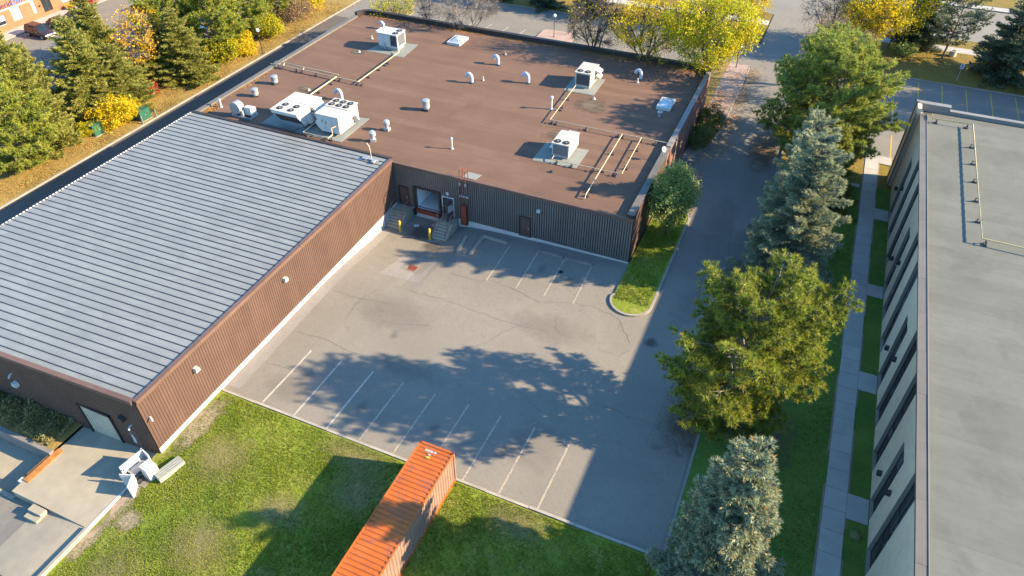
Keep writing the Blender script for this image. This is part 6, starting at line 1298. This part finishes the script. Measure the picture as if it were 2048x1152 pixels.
# ------------------------------------------------------------------ cars
def car_paint(name, c): return simple(name, c, 0.25, 0.1, 0.04, 0.5, spec=0.6)
for nm, c in (('black', (0.012, 0.012, 0.016)), ('maroon', (0.028, 0.012, 0.012)), ('white', (0.5, 0.5, 0.5)), ('silver', (0.26, 0.27, 0.28)), ('blue', (0.02, 0.035, 0.09)), ('grey', (0.07, 0.075, 0.08))): M['car_'+nm] = car_paint('car_paint_'+nm, c)
M['car_light'] = simple('headlamp', (0.55, 0.55, 0.55), 0.15); M['car_tail'] = simple('tail_lamp', (0.25, 0.01, 0.01), 0.25)
def car(label, paint, x, y, rz, suv=False, name='parked_car'):
    t = thing(name, label, 'car', (0, 0, 0), 'cars parked beyond the spruces'); p = M['car_'+paint]
    L, Wd, sh, H = (4.7, 1.9, 0.98, 1.70) if suv else (4.6, 1.82, 0.86, 1.44)
    # body stations: x, half width, bottom, shoulder
    st = [(-L/2, 0.70, 0.42, 0.62), (-L/2+0.12, 0.84, 0.28, sh-0.10), (-L/2+0.7, Wd/2, 0.22, sh), (-0.3, Wd/2, 0.2, sh), (0.85, Wd/2, 0.2, sh-0.02), (L/2-0.5, Wd/2-0.04, 0.22, sh-0.13), (L/2-0.1, 0.80, 0.3, sh-0.26), (L/2, 0.62, 0.42, 0.55)]
    if suv: st[1] = (-L/2+0.1, 0.88, 0.3, sh)
    mb = MB(); vs = []
    for x_, w, b, s in st: vs += [(x_, -w*0.92, b), (x_, -w, (b+s)/2), (x_, -w*0.95, s-0.05), (x_, -w*0.80, s), (x_, w*0.80, s), (x_, w*0.95, s-0.05), (x_, w, (b+s)/2), (x_, w*0.92, b)]
    n = 8; mb.add(vs, [(i*n+k, i*n+(k+1) % n, (i+1)*n+(k+1) % n, (i+1)*n+k) for i in range(len(st)-1) for k in range(n)] + [tuple(range(n-1, -1, -1)), tuple((len(st)-1)*n+k for k in range(n))])
    obj('body', mb, p, t, True)
    rx0, rx1 = (-L/2+0.45, 0.35) if suv else (-1.25, 0.25); bx0, bx1 = (-L/2+0.12, 1.2) if suv else (-2.0, 1.25); wb, wt = Wd/2*0.88, Wd/2*0.70
    gl = MB(); b_ = [(bx0, -wb, sh-0.02), (bx1, -wb, sh-0.06), (bx1, wb, sh-0.06), (bx0, wb, sh-0.02)]; t_ = [(rx0, -wt, H-0.05), (rx1, -wt, H-0.05), (rx1, wt, H-0.05), (rx0, wt, H-0.05)]
    gl.add(b_+t_, [(0,1,5,4),(1,2,6,5),(2,3,7,6),(3,0,4,7)]); obj('windows', gl, M['glass'], t)
    rf = MB(); rf.add([(rx0-0.05, -wt-0.02, H-0.07), (rx1+0.05, -wt-0.02, H-0.07), (rx1+0.05, wt+0.02, H-0.07), (rx0-0.05, wt+0.02, H-0.07), (rx0+0.12, -wt+0.1, H), (rx1-0.12, -wt+0.1, H), (rx1-0.12, wt-0.1, H), (rx0+0.12, wt-0.1, H)], [(3,2,1,0),(4,5,6,7),(0,1,5,4),(1,2,6,5),(2,3,7,6),(3,0,4,7)]); obj('roof', rf, p, t)
    pl = MB()
    for s in (-1, 1):
        for xb, xt in ((bx0, rx0), (bx1, rx1), (-0.25, -0.35)): pl.tube([(xb, s*wb, sh-0.03), (xt, s*wt, H-0.05)], 0.035, 5)
    obj('pillars', pl, p, t)
    for x_ in (-L/2+0.85, L/2-0.85):
        for s in (-1, 1):
            c0 = s*(Wd/2-0.2); mb = MB(); mb.tube([(x_, c0, 0.33), (x_, s*(Wd/2+0.01), 0.33)], 0.33, 14); w_ = obj('wheel', mb, M['black'], t)
            mb = MB(); mb.tube([(x_, s*(Wd/2-0.02), 0.33), (x_, s*(Wd/2+0.02), 0.33)], 0.2, 10); obj('rim', mb, M['galv'], w_)
    for s in (-1, 1):
        obj('headlight', MB().box(L/2-0.26, L/2-0.03, s*0.62-0.17, s*0.62+0.17, 0.56, 0.70), M['car_light'], t); obj('tail_light', MB().box(-L/2-0.005, -L/2+0.14, s*0.66-0.15, s*0.66+0.15, 0.62, 0.82), M['car_tail'], t)
        obj('mirror', MB().box(0.72, 0.88, s*(Wd/2+0.10)-0.09, s*(Wd/2+0.10)+0.09, sh-0.02, sh+0.12), p, t)
    obj('bumper', MB().box(L/2-0.06, L/2+0.03, -0.62, 0.62, 0.30, 0.44), M['galv'] if paint in ('maroon', 'black') else p, t)
    t.location = (x, y, 0.0); t.rotation_euler = (0, 0, R(rz)); return t
car('dark maroon car parked facing out in front of the brick office', 'maroon', -103.9, 66.6, -4, True); car('black car behind the maroon one, nearer the office door', 'black', -103.9, 70.2, -3)
car('dark grey car partly behind twigs by the office entrance', 'grey', -103.8, 73.6, 0); car('large black car between the two left spruces, seen from its side', 'black', -87.0, 56.6, 172, True)
car('black car nearer the lane, half hidden by the spruce', 'black', -83.5, 53.4, 176, True); car('silver car glimpsed under the spruces above the golden bush', 'silver', -82.9, 59.4, 178)
car('blue car glimpsed beside the pale olive spruce', 'blue', -82.8, 65.0, 180); car('white car glimpsed through the sparse orange tree', 'white', -83.2, 67.8, 180)
car('white car glimpsed through the loose pines, near side', 'white', -82.6, 75.8, 180); car('silver car glimpsed through the loose pines, far side', 'silver', -82.9, 81.4, 180)
car('black car at the top edge behind the orange tree', 'black', -97.5, 80.5, 5); car('white car at the top edge behind the pale olive spruce', 'white', -90.5, 84.0, 20)
# ------------------------------------------------------------------ street furniture and odds and ends
def transformer(x, y, rz, label):
    t = thing('utility_box', label, 'utility box', (0, 0, 0), 'green steel utility boxes'); obj('body', MB().prism([(-0.9, 0), (0.9, 0), (0.9, 1.15), (0.5, 1.55), (-0.9, 1.55)], 'x', -1.0, 1.0), M['green_steel'], t)
    obj('plinth', MB().box(-1.15, 1.15, -1.05, 1.05, -0.1, 0.1), M['concrete'], t); obj('door', MB().box(-0.92, -0.01, -0.925, -0.902, 0.12, 1.4).box(0.01, 0.92, -0.925, -0.902, 0.12, 1.4), M['green_steel'], t); obj('lock', MB().box(-0.06, 0.06, -0.96, -0.926, 0.7, 0.86), M['galv'], t)
    t.location = (x, y, 0.06); t.rotation_euler = (0, 0, R(rz)); t.scale = (0.74, 0.7, 0.85); return t
transformer(-70.9, 53.1, 88, 'green steel utility box between two grey posts beside the golden bush'); transformer(-73.0, 48.3, 88, 'green steel utility box half hidden under the spruce, left of the golden bush')
for x, y, lb in ((-69.6, 52.1, 'grey guard post at the near side of the green utility box'), (-69.5, 54.1, 'grey guard post at the far side of the green utility box')):
    solo('guard_post', MB().lathe([(0.09, -0.1), (0.09, 0.98), (0, 1.0)], (x-0.3, y, 0.08), 10), M['grey_post'], lb, 'post', (x-0.3, y, 0.08), 'grey posts guarding the green utility box')
def lamp(x, y, h, label):
    t = thing('lamp_post', label, 'lamp post', (x, y, 0.1), 'globe lamp posts'); obj('pole', MB().lathe([(0.11, -0.1), (0.11, 0.08), (0.05, 0.12), (0.045, h)], (x, y, 0.1), 10), M['dark_metal'], t, True)
    obj('globe', MB().lathe([(0.08, 0), (0.2, 0.1), (0.25, 0.25), (0.2, 0.4), (0.08, 0.48), (0, 0.49)], (x, y, h+0.1), 12), M['lamp_globe'], t, True); obj('collar', MB().lathe([(0.09, -0.06), (0.09, 0.02)], (x, y, h+0.1), 10), M['dark_metal'], t)
lamp(-70.2, 74.2, 3.0, 'globe lamp post at the kerb of the side lane'); lamp(-35.4, 95.9, 2.8, 'globe lamp post on the paved island beyond the back parapet'); lamp(-9.3, 95.8, 2.6, 'globe lamp post on the paving below the big honey locust')
t = thing('parking_sign', 'small white sign on a thin post at the edge of the shaded front lawn', 'sign', (17.5, 102.9, 0.1)); obj('post', MB().tube([(17.5, 102.9, 0), (17.5, 102.9, 2.3)], 0.035, 6), M['galv'], t)
pn = obj('panel', MB().box(17.28, 17.72, 102.84, 102.865, 1.75, 2.4), M['white_paint'], t); obj('symbol', MB().box(17.40, 17.60, 102.82, 102.84, 2.1, 2.3).box(17.40, 17.60, 102.82, 102.84, 1.85, 2.04), M['sign_blue'], pn)
solo('concrete_ring', MB().lathe([(0.45, 0), (0.45, 0.75), (0.33, 0.75), (0.33, 0.3), (0, 0.3)], (17.2, 111.4, 0.1), 14), M['concrete_white'], 'pale concrete ring on the front lawn beside the leaning dark pine', 'planter', (17.2, 111.4, 0.1))
t = thing('planter', 'round planter with yellow flowers by the office entrance', 'planter', (-108.6, 76.0, 0.12)); obj('pot', MB().lathe([(0.3, 0), (0.42, 0.6), (0.36, 0.6), (0.34, 0.5), (0, 0.5)], (-108.6, 76.0, 0.12), 12), M['redbrown'], t)
rg = np.random.default_rng(9); cc = np.stack([rg.normal(0, 0.25, 260), rg.normal(0, 0.25, 260), 0.65+rg.normal(0, 0.14, 260)], 1); link('flowers', np_mesh('flowers', leafquads(cc, 0.1, rg), 4, rg.uniform(0, 1, 260)), M['leaf_yellow'], t)['kind'] = 'stuff'
put(broadleaf('shrub', 'red bush against the brick office wall past the entrance', None, 1.7, 1.5, 69, M['leaf_red'], 150, 18, 0.13, 0.05, 0.2, None, 3, 0.85, 0, 'shrub'), -108.4, 79.2, 0.1)
t = thing('marker_post', 'dark leaning post with a small concrete pad beside the walkway', 'post', (5.6, 73.9, 0.1)); obj('post', MB().tube([(5.3, 74.0, 0.1), (5.75, 74.3, 1.1)], 0.07, 6), M['dark_metal'], t); obj('pad', MB().box(5.0, 6.0, 73.0, 73.9, 0.08, 0.2), M['concrete_walk'], t)
solo('step_slab', MB().box(4.6, 7.6, 71.0, 71.6, 0.06, 0.2), M['concrete_walk'], 'pale stepping slab in the grass reaching the walkway near the dark spruce shade', 'slab', (6, 71.3, 0.1))
solo('fallen_branch', MB().tube([(10.0, 30.2, 0.25), (9.8, 29.7, 0.35), (10.1, 29.3, 0.3)], 0.03, 5).lathe([(0.4, 0.05), (0.3, 0.2), (0.1, 0.3), (0, 0.3)], (9.9, 29.6, 0.1), 9), M['leaf_hedge'], 'dark weedy clump at the grey building wall below the lowest path branch', 'plant', (9.9, 29.6, 0.1))
# ------------------------------------------------------------------ grass and fallen leaves: real blades and leaves nobody could count
def strew(name, n, areas, size, mat, seed, zf, flat=3.0, blade=False, kind='stuff', hgt=0.1):
    rg = np.random.default_rng(seed); P = []
    tot = sum((a[1]-a[0])*(a[3]-a[2])*(a[4] if len(a) > 4 else 1) for a in areas)
    for a in areas:
        w = a[4] if len(a) > 4 else 1; m_ = int(n*(a[1]-a[0])*(a[3]-a[2])*w/tot); x = rg.uniform(a[0], a[1], m_); y = rg.uniform(a[2], a[3], m_)
        # clumped: keep where a smooth field is high
        f = np.sin(x*1.7+seed)*np.sin(y*1.3+seed*2)+np.sin(x*0.6-y*0.9+seed)+0.6*np.sin(x*4.1+y*3.3); k_ = rg.uniform(-3.2 if blade else -1.6, 2.0, m_) < f; x, y = x[k_], y[k_]
        P.append(np.stack([x, y, np.array([zf(a_, b_) for a_, b_ in zip(x, y)])], 1))
    c = np.concatenate(P); tint = np.clip(0.5+0.28*np.sin(c[:, 0]*0.9+c[:, 1]*0.5)*np.sin(c[:, 1]*1.1)+rg.normal(0, 0.2, len(c)), 0, 1)
    if blade: V, T = blades(c-np.array([0, 0, 0.02]), np.tile([0, 0, 1.0], (len(c), 1)), hgt, size, 3, 0.55, rg, tint); o = link(name, np_mesh(name, V, 3, T), mat)
    else: o = link(name, np_mesh(name, leafquads(c+np.array([0, 0, size*0.25]), size, rg, flat), 4, tint), mat)
    o['kind'] = kind; return o
strew('grass', 170000, [(-33.2, -0.9, 11, 23.2), (-33.5, -18, 2, 11)], 0.022, M['tuft'], 3, lawn_z, blade=True, hgt=0.12)
strew('grass', 9000, [(-10.2, -7.3, 44.6, 60)], 0.028, M['tuft'], 4, lambda x, y: 0.13, blade=True, hgt=0.12)
strew('grass', 22000, [(-0.3, 7.7, 24, 72)], 0.03, M['tuft'], 5, lambda x, y: 0.1, blade=True, hgt=0.12)
strew('dry_grass', 26000, [(-78.8, -70, 34, 95)], 0.03, M['tuft_dry'], 6, lambda x, y: 0.08, blade=True, hgt=0.16)
strew('fallen_leaves', 5200, [(-57.5, -12.4, 81.2, 82.0, 6), (-11.4, -11.05, 72, 80.6, 5), (-57.95, -57.5, 50, 62, 6), (-57.95, -56.9, 50.0, 52.2, 6)], 0.075, M['leaf_litter'], 7, lambda x, y: WZ+0.03)
strew('fallen_leaves', 9000, [(-10.3, -7.2, 66, 96, 2), (-7.5, -5.6, 74, 98, 2), (-57, -12, 83, 90.4, 0.5), (-20, -7.5, 91, 98, 0.5)], 0.075, M['leaf_litter'], 8, lambda x, y: 0.12 if (x < -7.7 and y > 76) or x < -10.4 else 0.012)
strew('fallen_leaves', 5000, [(-78.8, -69.9, 34, 100, 1), (-69.6, -68.8, 80, 100, 3)], 0.08, M['leaf_litter'], 9, lambda x, y: 0.12)
strew('fallen_leaves', 9000, [(-0.3, 30, 101.6, 112.5), (-0.3, 7.2, 74, 101, 1)], 0.08, M['leaf_litter'], 10, lambda x, y: 0.13)
strew('fallen_leaves', 5200, [(-3.4, -0.65, 31, 40)], 0.035, M['leaf_brown'], 13, lambda x, y: 0.015)
strew('fallen_leaves', 700, [(-7, -0.7, 25, 45), (-33, -7, 40, 49)], 0.05, M['leaf_litter'], 11, lambda x, y: lot_z(x, y)+0.01)
strew('fallen_leaves', 2500, [(-10.3, -9.0, 72, 90, 1), (-7.6, -6.4, 72, 96, 1)], 0.08, M['leaf_litter'], 15, lambda x, y: 0.12 if x < -7.7 else 0.012)
strew('fallen_leaves', 1200, [(-0.4, 7.8, 24, 70)], 0.06, M['leaf_litter'], 12, lambda x, y: 0.16)
